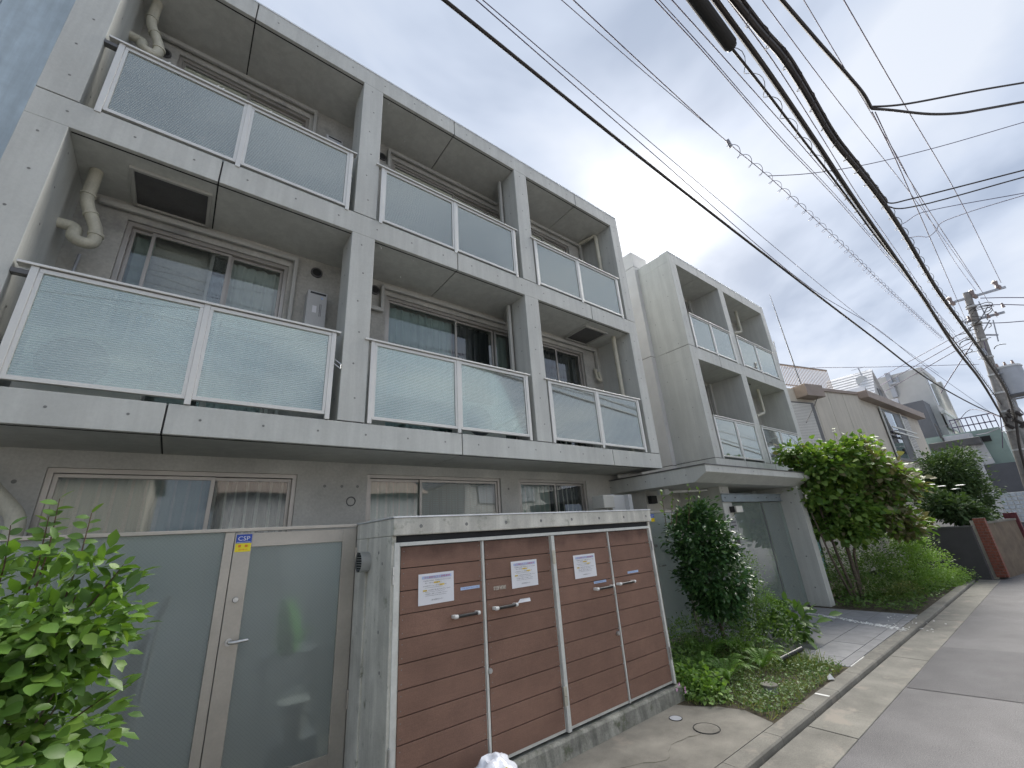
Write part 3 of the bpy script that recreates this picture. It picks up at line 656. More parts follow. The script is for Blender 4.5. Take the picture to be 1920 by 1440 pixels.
# canopy over the entrance
prof = [(3.44, 2.525), (3.44, 2.64), (5.9, 2.635), (5.9, 2.40), (3.67, 2.385)]
b = MB(); b.profx(prof, 6.6, 11.02); cn = b.obj('canopy', 'concrete', BL, bevel=.006)
B(6.58, 11.04, 3.425, 5.9, 2.6405, 2.655).obj('canopy_flashing', 'frame_dark', cn)
for x_ in (7.0, 7.6, 8.3, 9.0, 9.7, 10.4): tie(x_, 3.44, 2.585)
for y_ in (3.8, 4.2, 4.6, 5.0, 5.4): tie(6.6, y_, 2.52, (-1, 0, 0))
pipe([(6.66, 5.25, 2.70), (7.05, 4.98, 2.71)], .05, 'white_paint', collars=[((6.85, 5.12, 2.705), (6.88, 5.10, 2.705))])
pipe([(6.9, 4.55, 2.33), (8.1, 4.3, 2.35)], .022, 'white_paint', name='conduit'); B(6.9, 7.05, 4.45, 4.6, 2.28, 2.38).obj('ceiling_lamp', 'white_dull', BL)
# entrance recess
B(6.95, 8.12, 4.9, 5.42, .0, 2.40).obj('entrance_side_wall', 'concrete_ground_wall', BL)
B(8.10, 8.46, 4.05, 5.4, 0, 2.42).obj('entrance_pier', 'concrete', BL, bevel=.005)
B(10.75, 11.0, 3.66, 5.4, 0, 2.40).obj('entrance_wall', 'concrete', BL, bevel=.005)
for z_ in (.35, .95, 1.5, 2.05): tie(10.75, 3.85, z_, (-1, 0, 0), .016)
for z_ in (2.36, 2.30): tie(8.2, 4.05, z_)
bm_ = MB(); bm_.box(8.08, 10.74, 4.00, 4.045, 2.10, 2.115); bm_.box(8.08, 10.74, 4.03, 4.042, 2.116, 2.24); bm_.box(8.08, 10.74, 4.00, 4.045, 2.2405, 2.255); s_ = bm_.obj('steel_beam', 'beam_steel', BL, bevel=.002)
for x_ in (8.2, 8.6, 9.6, 10.0, 10.5): MB().disc((x_, 4.028, 2.18), (0, -1, 0), .012, 8, th=.008).obj('bolt', 'frame_dark', s_)
eg = B(8.47, 10.745, 4.052, 4.064, .03, 2.09).obj('entrance_glass', 'entrance_glass', BL)
B(9.70, 9.74, 4.045, 4.07, .03, 2.09).obj('glass_joint', 'frame_dark', BL); B(8.47, 10.745, 4.04, 4.075, .0, .03).obj('threshold', 'frame_dark', BL)
B(8.46, 10.75, 6.4, 6.5, 0, 2.4).obj('lobby_wall', 'concrete_ground_wall', BL); B(10.5, 10.72, 4.5, 4.75, 0, 2.38).obj('lobby_column', 'concrete', BL)
B(8.9, 9.4, 5.6, 6.3, 0, 1.1).obj('lobby_counter', 'white_dull', BL)
wl = B(8.34, 8.60, 3.93, 4.045, 1.90, 2.02).obj('wall_lamp', 'lamp_shade', BL, bevel=.01); B(8.31, 8.342, 3.96, 4.045, 1.905, 2.015).obj('lamp_back', 'black', wl)
pn = B(8.19, 8.45, 4.035, 4.049, 1.60, 1.80).obj('name_plate', 'plate', BL, bevel=.003)
for i in range(2): B(8.24 , 8.40, 4.031, 4.0345, 1.72 - i * .06, 1.745 - i * .06).obj('lettering_bar', 'ink', pn)
ic = B(8.22, 8.44, 4.03, 4.049, 1.15, 1.50).obj('intercom', 'plate', BL, bevel=.004)
B(8.28, 8.39, 4.026, 4.0295, 1.36, 1.45).obj('intercom_screen', 'black', ic)
for i in range(3):
    for j in range(3): B(8.28 + j * .04, 8.31 + j * .04, 4.026, 4.0295, 1.19 + i * .04, 1.215 + i * .04).obj('intercom_button', 'white_dull', ic)
# service corner left of the entrance
b = MB(); pass
B(5.62, 5.70, 4.62, 4.72, 0, 2.30).obj('service_post', 'white_dull', BL); B(6.06, 6.16, 4.62, 4.74, 0, 2.30).obj('service_post', 'white_dull', BL); B(5.70, 6.06, 4.70, 4.72, .0, 2.30).obj('service_panel', 'white_dull', BL); B(5.34, 5.60, 4.55, 4.8, 2.08, 2.28).obj('meter_box', 'duct', BL, bevel=.01)
B(6.98, 7.16, 4.80, 4.88, 2.16, 2.30).obj('vent_grille', 'black_matte', BL)
for i in range(6): B(11.5 + i * .62, 12.08 + i * .62, 5.0, 5.03, .1, 1.9).obj('glass_screen', 'teal', BL); B(12.08 + i * .62, 12.12 + i * .62, 4.97, 5.05, .0, 1.95).obj('screen_post', 'frame_dark', BL)
B(11.005, 15, 5.2, 5.4, 0, 2.7).obj('ground_floor_wall', 'concrete_dark', BL)
t_ = ties.obj('tie_holes', ['tie', 'concrete_dark'], BL, kind='stuff')

# air conditioners standing on the balconies
def aircon(x, y, z, label):
    a = thing('air_conditioner', label, 'air conditioner', (x, y, z), 'air conditioners on the balconies')
    B(x, x + .78, y, y + .28, z + .06, z + .62).obj('body', 'white_paint', a, bevel=.01)
    b = MB()
    for k_ in range(4): b.tube([(x + .3 + (.06 + .055 * k_) * math.cos(q * .3927), y - .006, z + .34 + (.06 + .055 * k_) * math.sin(q * .3927)) for q in range(17)], .004, 4, cap=False)
    b.obj('grille', 'frame_dark', a)
    MB().disc((x + .3, y - .003, z + .34), (0, -1, 0), .22, 20).obj('fan', 'dark_cladding', a)
    for dx_ in (.1, .6): B(x + dx_, x + dx_ + .06, y, y + .28, z, z + .06).obj('foot', 'black_matte', a)
aircon(-1.2, 4.75, S1 + .002, 'white air conditioner behind the ribbed glass of the lower left balcony')
aircon(3.0, 4.95, S1 + .002, 'white air conditioner behind the glass of the lower middle balcony')

def pole_(x0, x1, z, label, hang):
    t = thing('laundry_pole', label, 'laundry pole', ((x0 + x1) / 2, 4.64, z), 'laundry poles inside the balconies')
    MB().tube([(x0, 4.64, z), (x1, 4.64, z)], .013, 10).obj('tube', 'white_paint', t, smooth=True)
    for xx in (x0 + .02, x1 - .02): MB().tube([(xx, 4.54, z + .02), (xx, 4.66, z - .02)], .010, 6).obj('bracket', 'steel', t)
    for xx in hang:
        MB().tube([(xx, 4.64, z + .02), (xx, 4.64, z - .04), (xx - .02, 4.56, z - .11), (xx - .02, 4.74, z - .11), (xx, 4.64, z - .04)], .004, 5).obj('hanger', 'pale_blue', t)
pole_(.02, 1.05, 3.92, 'white laundry pole behind the right glass panel of the lower left balcony', (.3, .36, .5))
pole_(1.7, 2.6, 3.90, 'white laundry pole behind the left glass panel of the lower middle balcony', (2.0, 2.1))
pole_(-1.15, -.2, 3.90, 'white laundry pole above the air conditioner of the lower left balcony', (-.55, -.48, -.42))

# ------------------------------------------------------------------ neighbour at the left
nb = thing('neighbour_building', 'tall pale blue metal clad building at the left edge behind the apartments', 'building', (-4, 6, 0))
for i in range(9): B(-7.9 + i * .68, -7.9 + i * .68 + .672, 5.5 + .004 * (i % 2), 9, 0, 14).obj('wall_panel', 'neighbour', nb, bevel=.004)


# ------------------------------------------------------------------ refuse store
def z6(a, b, y=3.24): return PY(640 + a * .375, 900 + b * .375, y)
GB = thing('refuse_store', 'concrete refuse store with four brown plank doors and a weathered roof slab', 'refuse store', (2.95, 3.6, 0))
b = MB(); b.box(1.325, 4.60, 3.215, 4.1, 1.815, 1.945); rs = b.obj('roof_slab', 'box_concrete', GB, bevel=.008)
b = MB(); b.box(1.318, 4.607, 3.208, 4.1, 1.946, 1.957); b.obj('roof_flashing', 'coping', GB)
for x_ in np.linspace(1.55, 4.5, 8):
    q = MB(); q.disc((x_, 3.2140, 1.878), (0, -1, 0), .014, 14, 0); q.disc((x_ - .001, 3.2132, 1.876), (0, -1, 0), .0085, 10, 1); q.obj('tie_hole', ['concrete_dark', 'tie'], GB)
b = MB(); b.box(1.325, 1.36, 3.245, 3.74, 0, 1.814); b.box(1.325, 1.36, 3.79, 4.1, 0, 1.814); b.box(1.34, 1.36, 3.74, 3.79, 0, 1.814); b.obj('side_wall', 'box_concrete', GB, bevel=.004)
B(4.56, 4.60, 3.25, 4.1, .14, 1.814).obj('side_wall', 'box_concrete', GB, bevel=.004)
B(1.36, 4.56, 4.06, 4.1, .14, 1.814).obj('back_wall', 'box_concrete', GB)
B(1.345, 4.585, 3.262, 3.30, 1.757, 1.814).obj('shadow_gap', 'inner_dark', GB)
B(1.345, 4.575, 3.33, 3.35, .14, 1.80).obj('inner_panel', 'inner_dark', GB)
b = MB(); b.profx([(3.19, -.02), (3.205, .118), (3.22, .132), (4.1, .132), (4.1, -.02)], 1.34, 4.62); b.obj('plinth', 'plinth', GB, bevel=.004)
for (y_, z_) in ((3.42, 1.62), (3.45, 1.15), (3.40, .9), (3.5, 1.7)): q = MB(); q.disc((1.3235, y_, z_), (-1, 0, 0), .013, 10); q.obj('tie_hole', 'tie', GB)
# door frame
b = MB(); b.box(1.345, 1.385, 3.235, 3.30, .15, 1.765); b.obj('frame_post', 'white_steel', GB, bevel=.003)
B(4.545, 4.57, 3.235, 3.30, .15, 1.765).obj('frame_post', 'white_steel', GB, bevel=.003)
B(2.945, 2.985, 3.235, 3.30, .15, 1.735).obj('frame_post', 'white_steel', GB, bevel=.003)
B(1.386, 4.544, 3.235, 3.30, 1.738, 1.765).obj('frame_rail', 'white_steel', GB, bevel=.002)
DO = [(1.392, 2.142), (2.158, 2.940), (2.990, 3.795), (3.809, 4.540)]
hz_ = [((553, 688), (682, 657)), ((757, 643), (870, 620)), ((1263, 545), (1352, 530)), ((1377, 520), (1457, 506))]
names = ['leftmost', 'second', 'third', 'rightmost']
doors = []
for k_, (a, c) in enumerate(DO):
    b = MB(); fz0 = .155
    b.ring(a, c, 3.262, 3.285, fz0, 1.7355, .012, .022, .0012)
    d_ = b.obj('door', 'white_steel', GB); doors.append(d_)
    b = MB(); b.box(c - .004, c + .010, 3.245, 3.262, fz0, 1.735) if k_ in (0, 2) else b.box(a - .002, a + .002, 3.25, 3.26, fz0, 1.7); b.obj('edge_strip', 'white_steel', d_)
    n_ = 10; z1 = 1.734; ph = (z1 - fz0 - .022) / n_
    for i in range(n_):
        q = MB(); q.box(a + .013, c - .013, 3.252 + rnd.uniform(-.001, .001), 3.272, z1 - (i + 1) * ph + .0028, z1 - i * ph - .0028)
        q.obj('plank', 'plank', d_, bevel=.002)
        q = MB()
        for xx in (a + .035, c - .035):
            for zz_ in (.035, ph - .035): q.disc((xx, 3.2505, z1 - (i + 1) * ph + zz_), (0, -1, 0), .004, 8)
        q.obj('screws', 'tie', d_, kind='stuff')
    hA, hB = z6(*hz_[k_][0]), z6(*hz_[k_][1]); zc = (hA.z + hB.z) / 2; x0, x1 = hA.x, hB.x
    q = MB(); q.tube([(x0 + .03, 3.205, zc), (x1 - .03, 3.205, zc)], .0125, 12); hd = q.obj('handle', 'black', d_, smooth=True)
    for xa, xb in ((x0, x0 + .036), (x1 - .026, x1)):
        q = MB(); q.box(xa, xb, 3.205, 3.25, zc - .012, zc + .012); q.tube([(xa + .002, 3.205, zc), (xb, 3.205, zc)], .0148, 12); q.obj('handle_end', 'white_paint', hd, bevel=.004)
for (a, b_), k_ in (((745, 955), 1), ((1385, 767), 2)):
    c_ = z6(a, b_); q = MB(); q.tube([(c_.x, 3.250, c_.z), (c_.x, 3.232, c_.z)], [.022, .018], 16); q.tube([(c_.x, 3.232, c_.z), (c_.x, 3.226, c_.z)], .010, 12); q.obj('lock', 'steel', doors[k_], smooth=True)
for (a, b_, w_, h_, k_) in ((1058, 385, .035, .12, 1), (1117, 1080, .035, .14, 1), (1550, 325, .02, .10, 3), (1641, 865, .02, .12, 3), (256, 480, .012, .12, 0), (233, 1400, .012, .12, 0)):
    c_ = z6(a, b_); q = MB(); q.box(c_.x - w_ / 2, c_.x + w_ / 2, 3.222, 3.2345, c_.z - h_ / 2, c_.z - .002); q.box(c_.x - w_ / 2, c_.x + w_ / 2, 3.222, 3.2345, c_.z + .002, c_.z + h_ / 2); q.obj('hinge', 'steel' if k_ != 1 else 'pvc', doors[k_], bevel=.002, kind='stuff')
# ventilation hood on the left side of the store
VC = PX(690, 1053, 1.325); q = MB(); vy, vz = VC.y, VC.z; r_ = .078
q.tube([(1.326, vy, vz), (1.245, vy, vz)], r_, 20, cap=False); q.tube([(1.326, vy, vz), (1.255, vy, vz)], r_ * .93, 20, cap=True)
vh = q.obj('vent_hood', 'steel', GB, smooth=True)
MB().disc((1.253, vy, vz), (-1, 0, 0), r_ * .92, 18).obj('vent_hole', 'black_matte', vh)
for i in range(7):
    zz_ = vz - .057 + i * .019; hw = math.sqrt(max(0, .066 ** 2 - (zz_ - vz) ** 2)); B(1.246, 1.252, vy - hw, vy + hw, zz_ - .0022, zz_ + .0022).obj('louvre', 'steel', vh)
# notices
def notice(cor, label, k):
    P_ = [z6(a, b) for a, b in cor]; x0 = (P_[0].x + P_[2].x) / 2; x1 = (P_[1].x + P_[3].x) / 2; z1 = (P_[0].z + P_[1].z) / 2; z0 = (P_[2].z + P_[3].z) / 2
    y = 3.2475; t = thing('notice', label, 'notice', (x0, y, z0), 'printed notices taped to the refuse doors')
    w, h = x1 - x0, z1 - z0
    pm = MB(); nseg = 6
    for i in range(nseg):       # sheet slightly curled off the boards
        xa, xb = x0 + w * i / nseg, x0 + w * (i + 1) / nseg; ya, yb = y - .002 * math.sin(i * 1.3 + k), y - .002 * math.sin((i + 1) * 1.3 + k)
        pm.add([(xa, ya, z0), (xb, yb, z0), (xb, yb, z1), (xa, ya, z1), (xa, ya + .0006, z0), (xb, yb + .0006, z0), (xb, yb + .0006, z1), (xa, ya + .0006, z1)], [(0, 1, 2, 3), (7, 6, 5, 4), (0, 4, 5, 1), (2, 6, 7, 3)])
    pm.obj('sheet', 'paper', t)
    yt = y - .0042
    B(x0 + w * .09, x0 + w * .93, yt + .0004, yt + .0008, z1 - h * .17, z1 - h * .08).obj('title_band', 'pale_blue', t)
    text('ゴミ庫前のゴミ放置厳禁', x0 + w * .14, yt, z1 - h * .158, h * .068, 'ink_red', t, w * .75)
    for (fx, fw_, fz) in ((.42, .17, .31), (.58, .14, .40), (.12, .11, .545)): B(x0 + w * fx, x0 + w * (fx + fw_), yt + .0004, yt + .0008, z1 - h * (fz + .025), z1 - h * (fz - .025)).obj('highlight', 'highlight', t)
    for (fx, fw_, fz, tx) in ((.12, .78, .255, '2分別場前の共用部、不法置きにならないよう注意'), (.17, .47, .325, '禁止、回収日にごみ庫へ出す'), (.12, .66, .42, '左の時間以外のごみ、粗大物、段ボール等'), (.12, .78, .56, '不可物、お部屋側に置く事は法令で禁じられます'), (.17, .64, .68, '不法投棄は、監視カメラで記録しております')):
        text(tx, x0 + w * fx, yt, z1 - h * fz, h * .035, 'ink', t, w * fw_)
    for (fx, fw_, fz) in ((.17, .5, .46), (.17, .56, .60), (.18, .6, .72)): B(x0 + w * fx, x0 + w * (fx + fw_), yt + .0004, yt + .0008, z1 - h * (fz + .003), z1 - h * (fz - .003)).obj('underline', 'ink', t)
    text('八雲 管理組合センター', x0 + w * .34, yt, z1 - h * .88, h * .045, 'ink', t, w * .35)
notice(((387, 475), (563, 452), (387, 632), (565, 603)), 'white printed notice on the leftmost brown plank door, largest in the photo', 0)
notice(((850, 408), (978, 396), (855, 543), (987, 525)), 'white printed notice on the second brown door, above the handle with a paper strip', 1)
notice(((1160, 378), (1268, 366), (1172, 495), (1281, 480)), 'white printed notice on the third brown door, right of the wide white post', 2)
for (a, c_, k_) in (((598, 538), (694, 546), 0), ((1265, 508), (1328, 512), 2), ((1433, 458), (1488, 462), 3)):
    p0, p1 = z6(*a), z6(*c_); q = B(p0.x, p1.x, 3.2465, 3.2475, p0.z - .022, p0.z).obj('sticker', 'pale_blue', doors[k_])
    text('ゴミ出し後は必ず扉を閉めて下さい', p0.x + .008, 3.246, p0.z - .015, .009, 'ink_blue', doors[k_], p1.x - p0.x - .016)
p0 = z6(765, 545); B(p0.x, p0.x + .13, 3.2472, 3.2476, p0.z - .012, p0.z + .018).obj('tape_residue', 'gum', doors[1])
p0 = z6(872, 612); q = MB(); q.add([(p0.x, 3.215, p0.z - .005), (p0.x + .14, 3.205, p0.z - .005), (p0.x + .14, 3.212, p0.z + .022), (p0.x + .03, 3.214, p0.z + .024)], [(0, 1, 2, 3)]); q.obj('paper_strip', 'paper', doors[1])

# ------------------------------------------------------------------ gate and fence left of the store
YGt = 4.05
def G(v): return v * YGt / 3.6
def gz(z): return 1.75 + (z - 1.75) * YGt / 3.6
def pframe(parent, name, x0, x1, z0, z1, w, y0, y1, mat='gate_frame', wb=None, wt=None):
    wb = wb or w; wt = wt or w
    for i, bx in enumerate(((x0, x0 + w, z0, z1), (x1 - w, x1, z0, z1), (x0 + w, x1 - w, z1 - wt, z1), (x0 + w, x1 - w, z0, z0 + wb))):
        B(bx[0], bx[1], y0, y1, bx[2], bx[3]).obj(name, mat, parent, bevel=.002)
fz0 = .16
FE = thing('glass_fence', 'frosted wired glass fence panel in a beige metal frame behind the light green shrub', 'fence', (-.6, YGt, fz0))
B(-2.2, G(1.17), YGt - .012, YGt + .06, gz(1.908), gz(1.931)).obj('top_rail', 'gate_frame', FE, bevel=.003)
B(G(.283), G(.338), YGt, YGt + .05, fz0, gz(1.9075)).obj('post', 'gate_frame', FE, bevel=.003)
B(-2.2, G(.283), YGt, YGt + .05, fz0, fz0 + .06).obj('bottom_rail', 'gate_frame', FE)
B(-2.2, G(.283) - .001, YGt + .02, YGt + .026, fz0 + .061, gz(1.907)).obj('glass_panel', 'frosted_glass', FE)
B(G(1.178), 1.324, YGt, YGt + .05, fz0, gz(1.907)).obj('post', 'gate_frame', FE, bevel=.003)
GT = thing('gate', 'beige metal gate with frosted glass, lever handle and blue yellow sticker, left of the store', 'gate', (.8, YGt, fz0))
pframe(GT, 'frame', G(.343), G(1.172), fz0 + .01, gz(1.897), .118, YGt + .004, YGt + .044, wt=.105, wb=.12)
B(G(.343) + .117, G(1.172) - .117, YGt + .020, YGt + .026, fz0 + .12, gz(1.897) - .104).obj('glass_panel', 'frosted_glass', GT)
hx, hz2 = G(.392), gz(1.232)
q = MB(); q.tube([(hx, YGt + .004, hz2), (hx, YGt - .012, hz2)], .024, 16); q.tube([(hx, YGt - .01, hz2), (hx, YGt - .05, hz2), (hx + .03, YGt - .055, hz2), (hx + .115, YGt - .05, hz2 + .003)], [.011, .011, .012, .011], 10); q.obj('lever_handle', 'steel', GT, smooth=True, kind='thing')
q = MB(); lx, lz = G(.397), gz(1.478); q.tube([(lx, YGt + .004, lz), (lx, YGt - .012, lz)], [.021, .017], 16); q.tube([(lx, YGt - .012, lz), (lx, YGt - .016, lz)], .010, 10); q.obj('lock', 'steel', GT, smooth=True)
for z_ in (.55, 1.62): q = MB(); q.tube([(G(1.174), YGt - .008, z_), (G(1.174), YGt - .008, z_ + .13)], .009, 8); q.obj('hinge', 'gate_frame', GT, smooth=True)
def csp(x, y, z, w, parent):
    st = B(x, x + w, y - .0008, y, z - w * .62, z - .0).obj('sticker', 'blue', parent)
    B(x, x + w, y - .0008, y, z - w * 1.22, z - w * .6205).obj('sticker', 'yellow', parent)
    text('CSP', x + w * .12, y - .0014, z - w * .44, w * .30, 'paper', parent, w * .76)
    B(x + w * .06, x + w * .94, y - .0013, y - .0009, z - w * .565, z - w * .54).obj('sticker_line', 'paper', parent)
    for dx_ in (.18, .6): B(x + w * dx_, x + w * (dx_ + .18), y - .0013, y - .0009, z - w * .90, z - w * .74).obj('sticker_mark', 'orange', parent)
    text('警備中', x + w * .2, y - .0014, z - w * 1.12, w * .1, 'orange', parent, w * .6)
csp(G(.350), YGt + .003, gz(1.890), .105, GT)
# things standing behind the frosted glass
um = thing('umbrella', 'closed dark purple umbrella with white handle behind the frosted fence glass', 'umbrella', (0, 4.3, .7))
q = MB(); q.tube([(.02, 4.12, 1.47), (-.02, 4.12, .6)], .012, 8); q.tube([(.045, 4.12, 1.52), (.0, 4.12, 1.36)], .03, 10); q.obj('handle', 'white_paint', um, smooth=True)
q = MB(); q.tube([(-.03, 4.15, 1.30), (-.075, 4.15, 1.15), (-.085, 4.15, .95), (-.05, 4.15, .72)], [.02, .05, .055, .015], 10); q.obj('canopy', 'purple_cloth', um, smooth=True)
jg = thing('watering_can', 'green plastic watering can behind the frosted gate glass', 'watering can', (.95, 4.4, 1))
q = MB(); q.tube([(.9, 4.35, .98), (.9, 4.35, 1.10), (.88, 4.35, 1.22), (.86, 4.35, 1.36)], [.085, .10, .085, .05], 12); q.obj('body', 'green_plastic', jg, smooth=True)
q = MB(); q.tube([(.93, 4.35, 1.05), (1.02, 4.35, 1.08), (1.07, 4.35, 1.14)], .02, 8); q.obj('spout', 'green_plastic', jg, smooth=True)
sh = thing('shelf', 'grey metal stand behind the frosted gate glass carrying the watering can', 'stand', (.95, 4.4, .1))
B(.72, 1.12, 4.28, 4.5, .955, .975).obj('shelf_board', 'grey_metal', sh)
for x_, y_ in ((.73, 4.29), (1.1, 4.29), (.73, 4.48), (1.1, 4.48)): B(x_, x_ + .02, y_, y_ + .02, .13, .954).obj('leg', 'grey_metal', sh)
bk = thing('bucket', 'white plastic bucket on the yard floor behind the frosted gate glass', 'bucket', (.95, 4.3, .1))
q = MB(); q.tube([(.96, 4.22, .42), (.96, 4.22, .66)], [.09, .12], 16); q.obj('pail', 'white_paint', bk, smooth=True); q = MB(); q.tube([(.84, 4.22, .66), (.9, 4.2, .74), (1.02, 4.2, .74), (1.08, 4.22, .66)], .006, 6); q.obj('handle', 'steel', bk)
st2 = thing('crate', 'grey crate under the white bucket behind the gate', 'crate', (.95, 4.3, .13)); B(.78, 1.14, 4.14, 4.34, .131, .415).obj('box', 'grey_metal', st2, bevel=.01); B(.8, 1.12, 4.135, 4.14, .2, .24).obj('slot', 'black', st2)
# second gate right of the store
G2 = thing('side_gate', 'narrow metal gate with a small blue and yellow sticker between store and camellia', 'gate', (5.3, 4.05, 0))
pframe(G2, 'frame', 5.66, 6.6, .14, 1.985, .10, 4.06, 4.10, wt=.03, mat='gate_frame'); B(5.761, 6.499, 4.078, 4.084, .23, 1.95).obj('glass_panel', 'frosted_glass', G2)
csp(5.80, 4.059, 1.935, .09, G2)
q = MB(); q.tube([(5.79, 4.06, 1.48), (5.79, 4.03, 1.48)], .018, 12); q.obj('lock', 'steel', G2); q = MB(); q.tube([(5.80, 4.06, 1.2), (5.80, 4.01, 1.2), (5.90, 4.01, 1.2)], .010, 8); q.obj('lever_handle', 'steel', G2)
B(4.62, 6.7, 4.0, 4.14, -.02, .14).obj('wall_base', 'plinth', G2)

# plastic bag by the store
bg_ = thing('plastic_bag', 'crumpled translucent white plastic bag with a yellow label at the foot of the refuse store', 'plastic bag', (2.15, 3.05, 0))
def blobmesh(c, r, seed, sub=4, amp=.18):
    bm = bmesh.new(); bmesh.ops.create_icosphere(bm, subdivisions=sub, radius=1); me = bpy.data.meshes.new('b')
    for v in bm.verts:
        n_ = mnoise.fractal(v.co * 2.2 + Vector((seed, 0, 0)), 1, 2, 4); n2 = mnoise.noise(v.co * 7 + Vector((seed, 3, 0)))
        v.co = v.co * (1 + amp * n_ + .05 * abs(n2)); v.co = Vector((v.co.x * r[0], v.co.y * r[1], v.co.z * r[2])) + Vector(c)
    b = MB(); vs = [tuple(v.co) for v in bm.verts]; b.add(vs, [tuple(q.index for q in f.verts) for f in bm.faces]); bm.free(); return b
pc = PY(925, 1462, 3.02)
blobmesh((pc.x, 3.02, pc.z - .03), (.19, .13, .16), 3).obj('bag', 'bag', bg_, smooth=True)
q = MB(); q.slab((pc.x - .02, 2.905, pc.z + .035), (pc.x + .055, 2.905, pc.z + .045), (pc.x + .05, 2.92, pc.z + .085), (pc.x - .015, 2.92, pc.z + .08), .002); q.obj('label', 'yellow', bg_)
B(pc.x - .13, pc.x + .13, 2.93, 3.12, .0, max(.02, pc.z - .14)).obj('bag_base', 'bag', bg_, bevel=.03)
# manhole covers, cap, stepping stone
def ringcover(name, c, r, mat, label, th=.004):
    t = thing(name, label, 'cover', (c.x, c.y, 0)); z = c.z
    q = MB(); q.tube([(c.x, c.y, z), (c.x, c.y, z + th)], r * .93, 28); q.obj('lid', mat, t)
    q = MB(); q.tube([(c.x + r * math.cos(a * math.pi / 16), c.y + r * math.sin(a * math.pi / 16), z + .001) for a in range(33)], .004, 5, cap=False); q.obj('rim', 'black_matte', t)
c_ = PZ(1325, 1366, 0.001); ringcover('manhole_cover', c_, .115, 'apron', 'round concrete coloured drain cover in the pavement near the kerb')
c_ = PZ(1267, 1347, 0.001); ringcover('metal_cover', c_, .06, 'grey_metal', 'small grey metal cover in the pavement beside the refuse store')
c_ = PZ(1444, 1292, .03); cp_ = thing('inspection_cap', 'grey round inspection cap standing up from the weeds near the kerb', 'pipe cap', (c_.x, c_.y, 0))
q = MB(); q.tube([(c_.x, c_.y, -.01), (c_.x, c_.y, .06)], .07, 18); q.obj('pipe', 'grey_metal', cp_, smooth=True); q = MB(); q.tube([(c_.x, c_.y, .061), (c_.x, c_.y, .078)], [.085, .082], 20); q.obj('cap', 'apron', cp_, bevel=.003)
c_ = PZ(1345, 1271, .04); q = MB(); q.prism([(c_.x - .17, c_.y - .14), (c_.x + .13, c_.y - .16), (c_.x + .18, c_.y + .1), (c_.x - .12, c_.y + .15)], -.02, .045)
q.obj('stepping_stone', 'moss', label='flat brown stepping stone half hidden in the weeds beside the ferns', category='stone', bevel=.012)
c_ = PZ(1468, 1224, .15); q = MB(); q.tube([(c_.x - .12, c_.y, .1), (c_.x + .28, c_.y - .12, .16)], .03, 10); q.obj('garden_light', 'black', label='black tubular garden spotlight lying among the plants by the tiles', category='garden light', smooth=True)
c_ = PZ(1556, 1270, .03); q = MB(); q.add([(c_.x - .06, c_.y, .02), (c_.x, c_.y - .045, .02), (c_.x + .07, c_.y, .02), (c_.x, c_.y + .03, .03), (c_.x, c_.y - .01, .07)], [(0, 1, 4), (1, 2, 4), (2, 3, 4), (3, 0, 4)]); q.obj('shell_stone', 'petal_white', label='small pale stone on the weeds close to the kerb', category='stone')

# ------------------------------------------------------------------ plants
def leaf_t(kind):
    if kind == 'oval':  V = [(0, 0, 0), (.28, .21, .05), (.62, .24, .05), (1, 0, -.08), (.28, -.21, .05), (.62, -.24, .05), (.3, 0, 0), (.65, 0, -.01)]; F = [(0, 6, 1), (6, 7, 2, 1), (7, 3, 2), (0, 4, 6), (4, 5, 7, 6), (5, 3, 7)]
    elif kind == 'heart': V = [(0, 0, 0), (-.1, .28, .05), (.25, .46, .03), (.65, .3, -.02), (1, 0, -.14), (-.1, -.28, .05), (.25, -.46, .03), (.65, -.3, -.02), (.4, 0, -.03)]; F = [(0, 8, 2, 1), (8, 4, 3, 2), (0, 5, 6, 8), (8, 6, 7, 4)]
    else: V = [(0, 0, 0), (.5, .23, .06), (1, 0, -.05), (.5, -.23, .06)]; F = [(0, 2, 1), (0, 3, 2)]
    return np.array(V, float), F
def leafcloud(name, pts, dirs, sizes, kind, mat, parent, tilt=.5, smooth=False, **pr):
    """one mesh of leaves at pts, growing along dirs"""
    V, F = leaf_t(kind); n = len(pts); d = dirs / np.linalg.norm(dirs, axis=1)[:, None]
    up = np.zeros((n, 3)); up[:, 2] = 1; up += nr.normal(0, tilt, (n, 3))
    s_ = np.cross(up, d); s_ /= np.linalg.norm(s_, axis=1)[:, None] + 1e-9; u = np.cross(d, s_)
    P_ = pts[:, None, :] + sizes[:, None, None] * (V[None, :, :1] * d[:, None, :] + V[None, :, 1:2] * s_[:, None, :] + V[None, :, 2:] * u[:, None, :])
    k = len(V); vs = P_.reshape(-1, 3); nf = len(F)
    lo = np.concatenate([np.array(f) for f in F]); cnt = np.array([len(f) for f in F])
    loops = (lo[None, :] + (np.arange(n) * k)[:, None]).ravel(); tot = np.tile(cnt, n); start = np.concatenate([[0], np.cumsum(tot)[:-1]])
    me = bpy.data.meshes.new(name); me.vertices.add(len(vs)); me.vertices.foreach_set('co', vs.ravel()); me.loops.add(len(loops)); me.loops.foreach_set('vertex_index', loops)
    me.polygons.add(len(tot)); me.polygons.foreach_set('loop_start', start); me.polygons.foreach_set('loop_total', tot); me.update(calc_edges=True)
    a = me.attributes.new('rnd', 'FLOAT', 'FACE'); a.data.foreach_set('value', np.repeat(np.clip(nr.beta(2, 2.2, n), 0, 1), nf).astype(np.float32))
    me.materials.append(MAT[mat]); o = bpy.data.objects.new(name, me); COL.objects.link(o)
    if parent: o.parent = parent; o.matrix_parent_inverse = wmat(parent).inverted()
    o['kind'] = 'stuff'
    for q, v in pr.items(): o[q] = v
    return o
